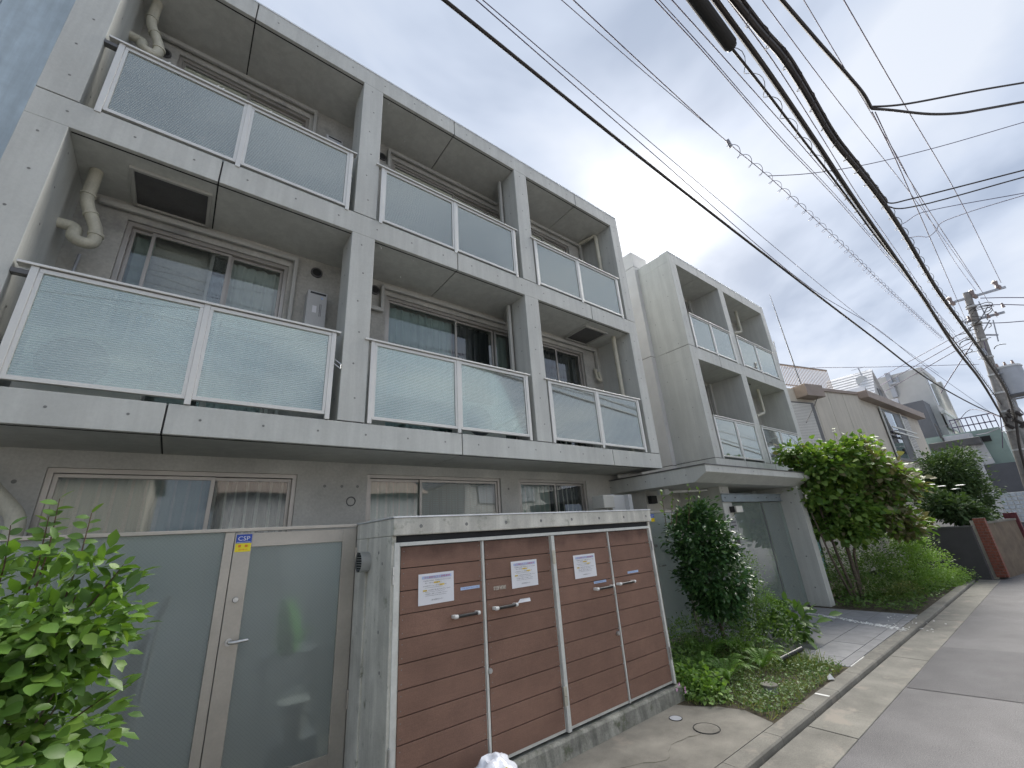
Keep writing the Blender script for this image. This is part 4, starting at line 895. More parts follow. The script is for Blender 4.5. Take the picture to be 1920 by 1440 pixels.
def clumps(blobs, n, per, sig, shell=.55):
    """clump centres inside ellipsoids, leaves gathered round each"""
    w = np.array([b[3] * b[4] * b[5] for b in blobs]) ** .75; w /= w.sum(); P_ = []; D = []
    nc = max(1, n // per)
    ids = nr.choice(len(blobs), nc, p=w)
    for i in ids:
        cx, cy_, cz, rx, ry, rz = blobs[i]; v = nr.normal(0, 1, 3); v /= np.linalg.norm(v); r_ = shell + (1 - shell) * nr.rand() ** .7
        if v[2] < -.5: r_ *= .85
        c = np.array([cx, cy_, cz]) + v * r_ * np.array([rx, ry, rz]); k = nr.poisson(per) + 1
        q = nr.normal(0, 1, (k, 3)) * sig * np.array([1, 1, .7]) * nr.uniform(.6, 1.4)
        P_.append(c + q); D.append(q * 3 / sig * .25 + v * .8 + nr.normal(0, .55, (k, 3)) + np.array([0, 0, -.15]))
    return np.concatenate(P_), np.concatenate(D)
def plant(name, label, cat, blobs, n, per, sig, size, kind, mat, stems, group=None, tilt=.5, shell=.55, bark='bark', second=None, sv=.3):
    cx = sum(b[0] for b in blobs) / len(blobs); cy_ = sum(b[1] for b in blobs) / len(blobs)
    t = thing(name, label, cat, (cx, cy_, 0), group)
    P_, D = clumps(blobs, n, per, sig, shell); P_[:, 2] = np.maximum(P_[:, 2], .03); sz = size * nr.uniform(1 - sv, 1 + sv, len(P_))
    if second:
        mk = second[1](P_) ; leafcloud('foliage', P_[~mk], D[~mk], sz[~mk], kind, mat, t, tilt); leafcloud('foliage', P_[mk], D[mk], sz[mk], kind, second[0], t, tilt)
    else: leafcloud('foliage', P_, D, sz, kind, mat, t, tilt)
    for pts, r_ in stems: MB().tube(pts, r_, 8).obj('trunk' if r_[0] > .018 else 'branch', bark, t, smooth=True)
    return t
def limbs(t, base, blobs, n, r_=.008, bark='bark'):
    for i in range(n):
        b_ = blobs[i % len(blobs)]; e_ = Vector((b_[0] + rnd.uniform(-.6, .6) * b_[3], b_[1] + rnd.uniform(-.6, .6) * b_[4], b_[2] + rnd.uniform(-.2, .7) * b_[5])); s_ = Vector(base)
        m_ = s_.lerp(e_, .5) + Vector((rnd.uniform(-.1, .1), rnd.uniform(-.1, .1), .1 * rnd.random()))
        MB().tube([s_, m_, e_], [r_, r_ * .7, r_ * .3], 6).obj('branch', bark, t, smooth=True)

# foreground shrub, leaf by leaf where it shows largest
SH = thing('broadleaf_shrub', 'light green broadleaf shrub with tall sprigs in the lower left corner', 'shrub', (-.5, 2.7, 0))
sb = [(-.42, 2.62, 1.52, .32, .26, .33), (-.58, 2.75, 1.0, .42, .34, .6), (-.32, 2.6, 1.15, .26, .24, .45), (-.75, 2.75, 1.4, .4, .32, .42), (-.62, 2.7, .5, .42, .34, .5), (-.25, 2.6, 1.52, .17, .16, .22)]
def leaf_meshes():
    out_ = []
    for k_ in range(5):
        n_ = 5; vs = []; fs = []; w_ = rnd.uniform(.31, .40); cv = rnd.uniform(.02, .14); fold = rnd.uniform(.05, .14)
        for i in range(n_ + 1):
            t = i / n_; hw = w_ * math.sin(math.pi * min(1, t * .93 + .03)) ** .8 * (1 - .25 * t) if 0 < i < n_ else 0
            z = -cv * t * t * 1.5; wv_ = .012 * math.sin(i * 2.2 + k_)
            vs += [(t, hw, z + fold * hw * 2 + wv_), (t, 0, z), (t, -hw, z + fold * hw * 2 - wv_)]
        for i in range(n_): a = i * 3; fs += [(a, a + 1, a + 4, a + 3), (a + 1, a + 2, a + 5, a + 4)]
        vs += [(0, .012, 0), (0, -.012, 0), (-.16, 0, .01)]; a = len(vs) - 3; fs.append((a, a + 2, a + 1))
        me = bpy.data.meshes.new('leaf'); me.from_pydata(vs, [], fs); me.polygons.foreach_set('use_smooth', [True] * len(fs)); me.materials.append(MAT['leaf_light']); me.update()
        at_ = me.attributes.new('rnd', 'FLOAT', 'FACE'); at_.data.foreach_set('value', [rnd.uniform(.15, .75)] * len(fs)); out_.append(me)
    return out_
LM = leaf_meshes()
P_, D = clumps(sb, 5200, 7, .05, .45); keep = (P_[:, 1] < 3.0) & (P_[:, 0] < -.02); P_, D = P_[keep], D[keep]
def inview(p):
    d = Vector(p) - CAM; w_ = d.dot(FW)
    if w_ < .1: return None
    x, y = 960 + FPX * d.dot(RT) / w_, 720 - FPX * d.dot(UP) / w_
    return (x, y, w_) if -40 < x < 1960 and -40 < y < 1480 else None
score = []
for i in range(len(P_)):
    v = inview(P_[i]); score.append(99 if v is None else v[2])
order = np.argsort(score); 
def put_leaf(p, d, s, tilt=.45):
    d = Vector(d).normalized(); u = (Vector((0, 0, 1)) + Vector((rnd.gauss(0, tilt), rnd.gauss(0, tilt) - .75, 0))); s_ = u.cross(d).normalized(); u = d.cross(s_)
    o = bpy.data.objects.new('leaf', LM[rnd.randrange(5)]); COL.objects.link(o)
    mt_ = Matrix((d, s_, u)).transposed().to_4x4(); mt_.translation = Vector(p)
    o.matrix_world = mt_ @ Matrix.Diagonal((s, s * rnd.uniform(.85, 1.15), s, 1)); o.parent = SH; o.matrix_parent_inverse = wmat(SH).inverted()
# sprigs
sprigs = [((-.40, 2.6, 1.62), PY(112, 935, 2.6)), ((-.31, 2.6, 1.60), PY(172, 962, 2.6)), ((-.42, 2.6, 1.6), PY(92, 968, 2.6)), ((-.24, 2.6, 1.58), PY(232, 1058, 2.55)), ((-.2, 2.6, 1.2), PY(236, 1282, 2.55)), ((-.5, 2.6, 1.6), PY(20, 985, 2.6))]
nsp = 0
for a_, e_ in sprigs:
    a_ = Vector(a_); MB().tube([a_, a_.lerp(e_, .5) + Vector((.008, 0, .01)), e_], [.0035, .003, .0015], 6).obj('twig', 'twig', SH, smooth=True)
    k_ = 13 if (e_ - a_).length > .3 else 7
    for i in range(k_):
        t = .35 + .65 * i / (k_ - 1); sd = -1 if i % 2 else 1
        put_leaf(a_.lerp(e_, t), (sd * rnd.uniform(.6, 1), rnd.uniform(-.4, .3), rnd.uniform(.1, .5) + (.5 if i == k_ - 1 else 0)), rnd.uniform(.048, .072) * (1.05 - .25 * t)); nsp += 1
nbig = 296 - nsp
for i in order[:nbig]: put_leaf(P_[i], D[i] * np.array([1, 1, .5]), rnd.uniform(.055, .082))
rest = order[nbig:]; leafcloud('foliage', P_[rest], D[rest], nr.uniform(.055, .085, len(rest)), 'oval', 'leaf_light', SH, .5)
for i in range(9):
    e_ = Vector((-.5 + rnd.uniform(-.35, .3), 2.68 + rnd.uniform(-.2, .2), rnd.uniform(1.1, 1.7))); MB().tube([(-.55 + rnd.uniform(-.06, .06), 2.75, 0), (-.52, 2.74, .6), e_], [.016, .011, .003], 6).obj('branch', 'bark', SH, smooth=True)

# camellia between store and entrance
c1 = PX(1312, 1075, 6.25); cam_b = [(6.2, 3.55, 1.55, .46, .42, .44), (6.35, 3.55, 1.05, .50, .44, .47), (6.35, 3.6, .72, .36, .36, .28), (6.2, 3.5, 1.85, .26, .24, .22)]
CT = plant('camellia_shrub', 'dark glossy evergreen shrub with upright top shoots between the refuse store and the entrance', 'shrub', cam_b, 9000, 12, .06, .07, 'oval', 'leaf_glossy', [([(6.4, 3.6, 0), (6.36, 3.6, .35), (6.25, 3.56, .9), (6.2, 3.55, 1.5)], [.026, .024, .018, .008]), ([(6.44, 3.65, 0), (6.5, 3.7, .45), (6.4, 3.7, 1.1)], [.018, .015, .008])])
pts, drs = [], []
for px_, py_ in ((1240, 922), (1262, 925), (1290, 912), (1296, 935), (1310, 920), (1345, 950), (1272, 940), (1328, 965)):
    e_ = PY(px_, py_, 3.4); s_ = Vector((e_.x + rnd.uniform(-.1, .15), 3.5, 1.75)); MB().tube([s_, e_], [.005, .0025], 5).obj('twig', 'twig', CT)
    for i in range(7): pts.append(s_.lerp(e_, .3 + .7 * i / 6)); drs.append((rnd.uniform(-1, 1), rnd.uniform(-.6, .6), rnd.uniform(.2, .9)))
leafcloud('foliage', np.array([tuple(q) for q in pts]), np.array(drs), nr.uniform(.06, .085, len(pts)), 'oval', 'leaf_bush', CT)
# pale nandina with small leaves
nb_ = [(7.35, 3.55, 1.0, .22, .2, .25), (7.3, 3.5, .62, .28, .25, .3), (7.25, 3.35, .42, .4, .28, .22)]
plant('nandina_shrub', 'airy bright green small leaved shrub in front of the entrance pier', 'shrub', nb_, 3800, 14, .055, .032, 'simple', 'leaf_bright', [([(7.72, 3.9, 0), (7.66, 3.85, .5), (7.55, 3.75, .95)], [.030, .026, .012])] + [([(7.4, 3.6, 0), (7.35 + i * .05, 3.55, .5), (7.3 + i * .07, 3.5, 1.05)], [.008, .006, .002]) for i in range(3)])
hb = [(7.62, 3.15, .30, .34, .28, .22)]
plant('broadleaf_plant', 'low clump of large drooping green leaves beside the entrance tiles', 'plant', hb, 170, 5, .06, .16, 'oval', 'leaf_bush', [([(7.6, 3.2, 0), (7.62, 3.15, .3)], [.008, .004])], tilt=.4, shell=.4)
# ferns
def fern(x, y, r_, n_, label):
    t = thing('fern', label, 'fern', (x, y, 0), 'ferns under the camellia'); vs = []; fs = []; fr_id = []
    for k_ in range(n_):
        a = 2 * math.pi * k_ / n_ + rnd.uniform(-.3, .3); L_ = r_ * rnd.uniform(.75, 1.15); hgt = L_ * rnd.uniform(.45, .75)
        q = MB(); pr_ = []
        for i in range(23):
            u = i / 22; pr_.append(Vector((x + math.cos(a) * L_ * u, y + math.sin(a) * L_ * u, .04 + hgt * math.sin(u * 2.35) * (1.0) * (1 - .15 * u))))
        q.tube(pr_, [.0035 * (1 - .8 * i / 22) + .0006 for i in range(23)], 4)
        sd = Vector((-math.sin(a), math.cos(a), 0))
        for i in range(1, 23):
            d = (pr_[i] - pr_[i - 1]).normalized(); w_ = .25 * L_ * math.sin(math.pi * min(.97, (i / 22) * .85 + .15)) * .9
            for s_ in (-1, 1):
                for h_ in (0,):
                    o_ = pr_[i] - d * h_ * (pr_[i] - pr_[i - 1]).length; tip = o_ + sd * s_ * w_ + d * w_ * .45 + Vector((0, 0, -w_ * .25)); m1 = o_.lerp(tip, .4)
                    q.add([o_, m1 + d * .0048, tip, m1 - d * .0048], [(0, 1, 2, 3)] if s_ > 0 else [(3, 2, 1, 0)])
        o = q.obj('frond', 'fern', t); at_ = o.data.attributes.new('rnd', 'FLOAT', 'FACE'); at_.data.foreach_set('value', [rnd.uniform(.1, .9)] * len(o.data.polygons))
for i, (px_, py_, r_) in enumerate(((1330, 1222, .42), (1395, 1215, .42), (1300, 1255, .34), (1365, 1262, .34), (1430, 1238, .34), (1290, 1215, .36))):
    c_ = PZ(px_, py_ + 12, .05); fern(c_.x, c_.y, r_, 11, ['bright feathery fern under the left side of the camellia', 'fern in front of the brown camellia trunk, middle of the bed', 'small fern closest to the right end of the refuse store', 'fern just behind the brown stepping stone', 'fern beside the black garden light', 'fern against the side gate wall behind the others'][i])
ub = [(5.3, 3.75, .22, .35, .25, .22), (5.9, 3.75, .28, .45, .25, .28), (6.5, 3.5, .25, .4, .35, .25), (6.9, 3.2, .20, .35, .35, .2), (7.2, 3.6, .35, .35, .3, .3), (5.0, 3.7, .15, .25, .25, .18)]
plant('undergrowth', 'mixed green undergrowth filling the bed behind the ferns below the camellia', 'undergrowth', ub, 5200, 12, .07, .045, 'simple', 'leaf_bush', [([(6, 3.7, 0), (6, 3.7, .4)], [.006, .003])])
# geranium clump
ge = [(4.95, 3.25, .10, .24, .28, .12), (4.80, 3.05, .07, .18, .2, .08)]
GE = plant('geranium', 'low bright green clump with pink flowers at the right foot of the refuse store', 'plant', ge, 900, 8, .05, .042, 'heart', 'leaf_bright', [], tilt=.5)
for (px_, py_) in ((1273, 1283), (1284, 1290), (1285, 1297), (1269, 1293)):
    p_ = PY(px_, py_, 3.08); q = MB()
    for k_ in range(5): a = k_ * 1.2566; q.add([p_, p_ + Vector((math.cos(a - .5) * .014, -.004, math.sin(a - .5) * .014)), p_ + Vector((math.cos(a) * .02, 0, math.sin(a) * .02)), p_ + Vector((math.cos(a + .5) * .014, -.004, math.sin(a + .5) * .014))], [(0, 1, 2, 3)])
    q.obj('flower', 'pink', GE)
# weeds and grass over the bed
def inpoly(x, y, poly):
    r_ = False; n_ = len(poly)
    for i in range(n_):
        (xa, ya), (xb, yb) = poly[i], poly[i - 1]
        if (ya > y) != (yb > y) and x < (xb - xa) * (y - ya) / (yb - ya) + xa: r_ = not r_
    return r_
bed = [(4.66, 2.32), (6.72, 2.32), (6.74, 4.0), (4.62, 4.0), (4.50, 3.3), (4.52, 3.08), (4.70, 2.85), (4.76, 2.6)]
def scatter(poly, n, dens=None):
    xs, ys = [p[0] for p in poly], [p[1] for p in poly]; out_ = []
    while len(out_) < n:
        x, y = rnd.uniform(min(xs), max(xs)), rnd.uniform(min(ys), max(ys))
        if inpoly(x, y, poly) and (dens is None or mnoise.noise(Vector((x * 2.3, y * 2.3, 3))) > dens - rnd.random() * .5): out_.append((x, y))
    return np.array(out_)
xy = scatter(bed, 6500, -.05); hgt = .01 + .10 * nr.rand(len(xy)) ** 2 + np.clip((xy[:, 1] - 3.0) * .09, 0, .2) * nr.rand(len(xy))
P_ = np.c_[xy, hgt]; D = nr.normal(0, 1, (len(xy), 3)); D[:, 2] = np.abs(D[:, 2]) * .35
leafcloud('weeds', P_, D, nr.uniform(.02, .05, len(P_)), 'simple', 'leaf_bush', None, .35, label='low leafy weeds covering the soil beside the kerb', category='weeds')
P2 = scatter(bed, 3400, -.2); P_ = np.c_[P2, np.full(len(P2), .0)]; D = nr.normal(0, .5, (len(P2), 3)); D[:, 2] = nr.uniform(.2, 1.1, len(P2))
def blades(name, P_, D, L_, w_, mat, **pr):
    n = len(P_); d = D / np.linalg.norm(D, axis=1)[:, None]; s_ = np.cross(d, nr.normal(0, 1, (n, 3))); s_ /= np.linalg.norm(s_, axis=1)[:, None]
    a = P_ - s_ * w_; b_ = P_ + s_ * w_; m_ = P_ + d * L_[:, None] * .6; tip = P_ + d * L_[:, None] + np.array([0, 0, -1]) * (L_[:, None] * .35)
    vs = np.stack([a, b_, m_ + s_ * w_ * .7, m_ - s_ * w_ * .7, tip], 1).reshape(-1, 3); me = bpy.data.meshes.new(name)
    F = []; 
    for i in range(n): k = i * 5; F += [(k, k + 1, k + 2, k + 3), (k + 3, k + 2, k + 4)]
    me.from_pydata(vs.tolist(), [], F); me.update(); at_ = me.attributes.new('rnd', 'FLOAT', 'FACE'); at_.data.foreach_set('value', np.repeat(nr.rand(n), 2).astype(np.float32))
    me.materials.append(MAT[mat]); o = bpy.data.objects.new(name, me); COL.objects.link(o); o['kind'] = 'stuff'
    for q, v in pr.items(): o[q] = v
    return o
blades('grass', P_, D, nr.uniform(.05, .17, len(P_)), .0028, 'grass', label='thin green and straw coloured grass in the planting bed', category='grass')
tp = [(6.3, 2.6), (6.72, 2.5), (6.72, 3.4), (6.1, 3.6)]
P3 = scatter(tp, 900); P_ = np.c_[P3, np.full(len(P3), .0)]; D = nr.normal(0, .55, (len(P3), 3)); D[:, 2] = nr.uniform(.3, 1.1, len(P3))
blades('grass', P_, D, nr.uniform(.15, .32, len(P_)), .0032, 'grass', label='taller straw coloured grass tuft by the corner of the entrance tiles', category='grass')
P3 = scatter([(6.3, 2.34), (6.74, 2.34), (6.8, 3.3), (6.2, 3.3)], 500); P_ = np.c_[P3, nr.uniform(.02, .12, len(P3))]
bed2 = [(10.7, 2.33), (16.0, 2.28), (16.0, 3.6), (10.7, 3.6)]
xy = scatter(bed2, 3000, -.4); P_ = np.c_[xy, .01 + .12 * nr.rand(len(xy)) ** 1.5]; D = nr.normal(0, 1, (len(xy), 3)); D[:, 2] = np.abs(D[:, 2]) * .5
leafcloud('weeds', P_, D, nr.uniform(.04, .09, len(P_)), 'simple', 'leaf_bush', None, .35, label='weeds along the kerb under the hedge past the entrance', category='weeds')
# redbud tree with heart shaped leaves, rusty on the right
def bl(px, py, x, rx, ry, rz): p = PX(px, py, x); return (p.x, p.y, p.z, rx, ry, rz)
tb = [bl(1545, 880, 11.6, .85, .62, .5), bl(1520, 930, 11.4, .6, .5, .42), bl(1600, 870, 12.2, .9, .6, .55), bl(1650, 900, 12.7, .85, .5, .55), bl(1590, 950, 12.0, .95, .55, .5), bl(1660, 960, 12.8, .8, .45, .42), bl(1700, 985, 13.3, .5, .35, .3), bl(1545, 985, 11.6, .5, .4, .3), bl(1600, 990, 12.0, .8, .4, .28), bl(1490, 850, 11.2, .42, .3, .2), bl(1690, 905, 13.0, .55, .35, .35)]
def rust(P_): 
    r_ = np.zeros(len(P_), bool)
    for i, p in enumerate(P_):
        v = inview(p); 
        if v: r_[i] = nr.rand() < (.5 if v[0] > 1655 else .3 if v[0] > 1620 and v[1] < 945 else .03)
    return r_
tr = plant('redbud_tree', 'multi stemmed small tree with heart shaped leaves, rusty at right, beside the entrance wall', 'tree', tb, 10500, 8, .10, .105, 'heart', 'leaf_redbud', [([(11.9, 3.42, 0), (11.85, 3.4, .7), (11.8, 3.38, 1.4), (11.6, 3.3, 2.2)], [.045, .04, .034, .012]), ([(11.8, 3.5, 0), (11.5, 3.5, .8), (11.3, 3.5, 1.7), (11.2, 3.5, 2.4)], [.03, .028, .024, .01]), ([(11.75, 3.55, 0), (11.2, 3.55, .9), (11.0, 3.6, 1.8)], [.026, .022, .012]), ([(12.0, 3.45, 0), (12.2, 3.4, .9), (12.6, 3.1, 1.9)], [.03, .026, .012])], second=('leaf_rust', rust), shell=.5)
limbs(tr, (11.7, 3.4, 1.4), tb, 14, .014)
pts, drs = [], []
for px_, py_ in ((1562, 803), (1487, 835), (1472, 846), (1500, 832), (1578, 812), (1610, 805), (1612, 815), (1632, 820), (1638, 818), (1452, 858), (1535, 822), (1595, 818), (1650, 825)):
    p = PX(px_, py_, 11.9); 
    for i in range(3): pts.append(p + Vector((rnd.uniform(-.05, .05), 0, -.06 * i))); drs.append((rnd.uniform(-1, 1), rnd.uniform(-1, .2), rnd.uniform(-.8, .2)))
    MB().tube([p, p + Vector((.03, .05, -.3))], [.003, .004], 4).obj('branch', 'bark', tr)
leafcloud('foliage', np.array([tuple(q) for q in pts]), np.array(drs), nr.uniform(.08, .11, len(pts)), 'heart', 'leaf_redbud', tr)
# hedge plants
plant('low_hedge_shrub', 'dark green low shrub around the foot of the redbud stems', 'shrub', [bl(1560, 1090, 11.9, .5, .4, .35), bl(1610, 1100, 12.2, .55, .4, .35), bl(1640, 1070, 12.9, .6, .4, .4), bl(1590, 1050, 12.5, .5, .4, .3), bl(1540, 1060, 11.7, .4, .4, .4), bl(1640, 1030, 13.0, .6, .4, .4), bl(1680, 1100, 12.9, .5, .3, .3)], 8500, 12, .07, .055, 'simple', 'leaf_bush', [([(12.2, 3.6, 0), (12.1, 3.6, .5)], [.01, .005])])
plant('maple_shrub', 'feathery bright green shrub leaning over the kerb right of the redbud', 'shrub', [bl(1715, 1030, 13.8, .5, .35, .35), bl(1745, 1060, 14.2, .6, .35, .35), bl(1700, 1070, 13.5, .5, .35, .3), bl(1770, 1095, 14.8, .6, .3, .28), bl(1790, 1080, 15.3, .5, .25, .2), bl(1700, 1010, 14.0, .55, .35, .3), bl(1735, 1095, 13.8, .6, .3, .3)], 11000, 14, .07, .05, 'simple', 'leaf_bright', [([(14, 2.9, 0), (14, 2.8, .7)], [.012, .006])])
plant('dry_grass_clump', 'brownish feathery clump between the hedge and the kerb', 'grass clump', [bl(1700, 1110, 12.7, .45, .22, .22), bl(1668, 1120, 12.3, .35, .2, .15)], 1800, 14, .06, .045, 'simple', 'grass', [([(12.7, 2.7, 0), (12.7, 2.7, .3)], [.006, .003])])
plant('kerbside_shrub', 'leafy green shrub at the kerb just before the dark gate', 'shrub', [bl(1795, 1090, 15.6, .5, .22, .18), bl(1745, 1115, 14.0, .6, .25, .22)], 2400, 12, .06, .05, 'simple', 'leaf_bush', [([(15, 2.5, 0), (15, 2.5, .3)], [.008, .004])])
plant('evergreen_tree', 'rounded dark evergreen tree beyond the redbud, behind the dark gate', 'tree', [bl(1790, 895, 19.5, 1.1, .55, .75), bl(1765, 885, 19.2, .8, .5, .6), bl(1825, 920, 19.8, .9, .4, .7), bl(1800, 860, 19.6, .6, .35, .35), bl(1755, 935, 19, .7, .5, .6), bl(1840, 965, 19.8, .6, .35, .45)], 13000, 12, .11, .10, 'simple', 'leaf_dark', [([(19.4, 2.3, 0), (19.4, 2.2, 1.2), (19.4, 2.1, 2.4)], [.09, .07, .03])])
hy = plant('hydrangea', 'broad leaved hydrangea with a few white flower heads above the dark gate', 'shrub', [bl(1790, 955, 17.4, .8, .35, .35), bl(1760, 945, 17.2, .5, .3, .3), bl(1825, 965, 17.6, .4, .25, .25)], 2400, 8, .09, .13, 'oval', 'leaf_dark', [([(17.4, 2.1, 0), (17.4, 2.1, 1.4)], [.015, .008])])
for px_, py_ in ((1733, 914), (1745, 909), (1765, 912), (1793, 917), (1800, 910)):
    p = PX(px_, py_, 17.0); q = MB(); q.tube([p, p + Vector((0, 0, .02))], [.11, .06], 10); q.obj('flower', 'petal_white', hy)

# ------------------------------------------------------------------ next properties along the road
FG = thing('dark_garden_wall', 'plain dark grey boundary wall beyond the hedge', 'wall', (16.3, 2.2, 0))
tz = PX(1822, 988, 16.3).z
MB().prism([(16.3, 3.3), (16.3, 1.88), (16.42, 1.86), (16.42, 3.3)], -.05, tz).obj('wall_panel', 'dark_wall', FG); MB().prism([(16.28, 3.3), (16.28, 1.86), (16.44, 1.84), (16.44, 3.3)], tz + .001, tz + .03).obj('coping', 'frame_dark', FG)
def fpost(px, py, w, d_, h, name, mat, label, cat):
    p = PZ(px, py, 0); q = MB(); q.box(p.x, p.x + d_, p.y, p.y + w, -.05, h); o = q.obj(name, mat, label=label, category=cat, bevel=.01); return p
fpost(1872, 1082, .10, .12, 1.35, 'gate_post', 'pvc', 'pale narrow gate post between the dark wall and the red brick pillar', 'post')
bpx = PZ(1893, 1083, 0); BPk = thing('brick_pillar', 'weathered red brick pillar leaning view at the road edge', 'pillar', (bpx.x, bpx.y, 0)); BPk['label'] = 'weathered red brick pillar next to the pale gate post at the road edge'
for i in range(21):
    z_ = i * .067
    for j in range(2):
        o_ = .0 if i % 2 else -.06; y0 = bpx.y + max(0, .0 + j * .12 + (o_ if j else 0)); y1 = bpx.y + min(.22, .12 + j * .12 + (o_ if not j else 0))
        B(bpx.x + rnd.uniform(-.004, .004), bpx.x + .3, y0 + .004, y1 - .004, z_ + .004, z_ + .063).obj('brick', 'brick_red', BPk)
B(bpx.x + .01, bpx.x + .29, bpx.y + .008, bpx.y + .212, 0, 1.405).obj('mortar', 'apron', BPk)
bw = PZ(1912, 1074, 0); BW2 = thing('brown_garden_wall', 'low brown rendered garden wall between the red pillars', 'wall', (bw.x, bw.y, 0))
MB().prism([(bpx.x + .31, bpx.y + .05), (bpx.x + 2.6, bpx.y - .35), (bpx.x + 2.62, bpx.y - .2), (bpx.x + .35, bpx.y + .2)], -.05, 1.25).obj('wall_panel', 'brown_panel', BW2); MB().prism([(bpx.x + .31, bpx.y + .03), (bpx.x + 2.6, bpx.y - .37), (bpx.x + 2.62, bpx.y - .18), (bpx.x + .35, bpx.y + .22)], 1.251, 1.3).obj('coping', 'apron', BW2)
q = MB(); q.box(bpx.x + 2.65, bpx.x + 2.95, bpx.y - .42, bpx.y - .15, -.05, 1.45); q.obj('red_post', 'brick_dark', label='dark red post at the right picture edge beyond the brown wall', category='post', bevel=.01)
RC = PX(1750, 985, 15.9)
B(18.2, 18.5, 2.9, 3.2, 0, 1.5).obj('maroon_post', 'brick_dark', label='dark maroon post glimpsed between the redbud and the hydrangea', category='post', bevel=.01)
# beige house
BH = thing('beige_house', 'two storey beige rendered house with flat roof terrace and brown eaves beyond the apartments', 'house', (20, 5, 0))
H = 6.0
A_, B_, D_ = PZ(1520, 732, H), PZ(1606, 741, H), PZ(1718, 783, H)
S_ = A_ + (A_ - B_).normalized() * 2.3
foot = [S_, A_, A_.lerp(B_, .33), A_.lerp(B_, .66), B_, B_.lerp(D_, .30), B_.lerp(D_, .62), D_]
for i in range(len(foot) - 1):
    a, c = foot[i], foot[i + 1]; d = (c - a).normalized(); n_ = Vector((-d.y, d.x, 0)); g_ = d * .008
    q = MB(); q.prism([tuple((a + g_)[:2]), tuple((c - g_)[:2]), tuple((c - g_ + n_ * .2)[:2]), tuple((a + g_ + n_ * .2)[:2])], 0, H); q.obj('wall_panel', 'beige_wall', BH)
q = MB(); n0 = Vector((.25, 1, 0)); q.prism([tuple((S_ + n0 * .2)[:2]), tuple((B_ + n0 * .25)[:2]), tuple((D_ + Vector((0, .22, 0)))[:2]), (D_.x, 12), (S_.x + 1, 12)], 0, H - .02); q.obj('house_body', 'beige_wall', BH)
def strip(pts, y_out, z0, z1, name, mat, par):
    for a, c in zip(pts, pts[1:]):
        d = (c - a).normalized(); n_ = Vector((d.y, -d.x, 0)); q = MB(); q.prism([tuple((a + n_ * y_out)[:2]), tuple((c + n_ * y_out)[:2]), tuple((c - n_ * .3)[:2]), tuple((a - n_ * .3)[:2])], z0, z1); q.obj(name, mat, par, bevel=.01)
strip([A_, B_], .06, H + .001, H + .12, 'roof_edge', 'brown_trim', BH)
strip([B_ + Vector((.1, 0, 0)), D_], .32, H - .14, H + .14, 'eave', 'brown_trim', BH)
strip([A_ + (A_ - B_).normalized() * .95, A_], .42, H - .38, H + .05, 'balcony_box', 'brown_trim', BH)
rA, rB = PZ(1470, 690, H + .95), PZ(1566, 726, H + .95); rA = S_ + Vector((-.2, -.05, 0))
dirr = (B_ - S_).normalized(); n_ = Vector((dirr.y, -dirr.x, 0))
r0 = S_ - n_ * .15; r1 = A_.lerp(B_, .6) - n_ * .15
q = MB(); q.bar((r0.x, r0.y, H + .98), (r1.x, r1.y, H + .98), .05, .05); rl = q.obj('terrace_railing', 'brown_trim', BH); q = MB(); q.bar((r0.x, r0.y, H + .2), (r1.x, r1.y, H + .2), .03, .03); q.obj('lower_rail', 'brown_trim', rl)
for i in range(46):
    p = r0.lerp(r1, i / 45); B(p.x - .009, p.x + .009, p.y - .009, p.y + .009, H + .13, H + .96).obj('bar' if i % 12 else 'post', 'brown_trim', rl)
def onwall(a, c, t0, t1, z0, z1, off, th, name, mat, par):
    p, r_ = a.lerp(c, t0), a.lerp(c, t1); d = (r_ - p).normalized(); n_ = Vector((d.y, -d.x, 0)); q = MB()
    q.prism([tuple((p + n_ * (off + th))[:2]), tuple((r_ + n_ * (off + th))[:2]), tuple((r_ + n_ * off)[:2]), tuple((p + n_ * off)[:2])], z0, z1); return q.obj(name, mat, par)
sw = onwall(S_, A_, .30, .93, 3.2, 5.5, .001, .04, 'window', 'frame_dark', BH)
for i in range(40): onwall(S_, A_, .33, .84, 3.25 + i * .055, 3.25 + i * .055 + .045, .045, .012, 'shutter_slat', 'shutter', sw)
ww = onwall(B_, D_, .26, .74, 3.6, 5.75, .001, .05, 'window', 'frame_dark', BH)
onwall(B_, D_, .28, .45, 3.7, 5.65, .052, .006, 'pane', 'window_glass', ww); onwall(B_, D_, .47, .58, 3.7, 5.65, .052, .006, 'pane', 'black', ww)
for i in range(26): onwall(B_, D_, .60, .73, 3.7 + i * .075, 3.75 + i * .075, .052, .012, 'shutter_slat', 'shutter', ww)
for z_ in (4.65, 4.85): onwall(B_, D_, .25, .66, z_, z_ + .06, .25, .04, 'window_rail', 'white_steel', ww)
onwall(B_, D_, .25, .26, 3.55, 5.8, .05, .04, 'window_post', 'white_steel', ww); onwall(B_, D_, .585, .60, 3.55, 5.8, .05, .04, 'window_post', 'white_steel', ww)
pw = [PZ(1517, 740, 5.9), PZ(1527, 762, 5.2), PZ(1523, 790, 4.5)]
MB().tube([Vector((p.x, A_.lerp(B_, .15).y - .1, p.z)) for p in pw], .012, 5).obj('wall_cable', 'cable', BH)
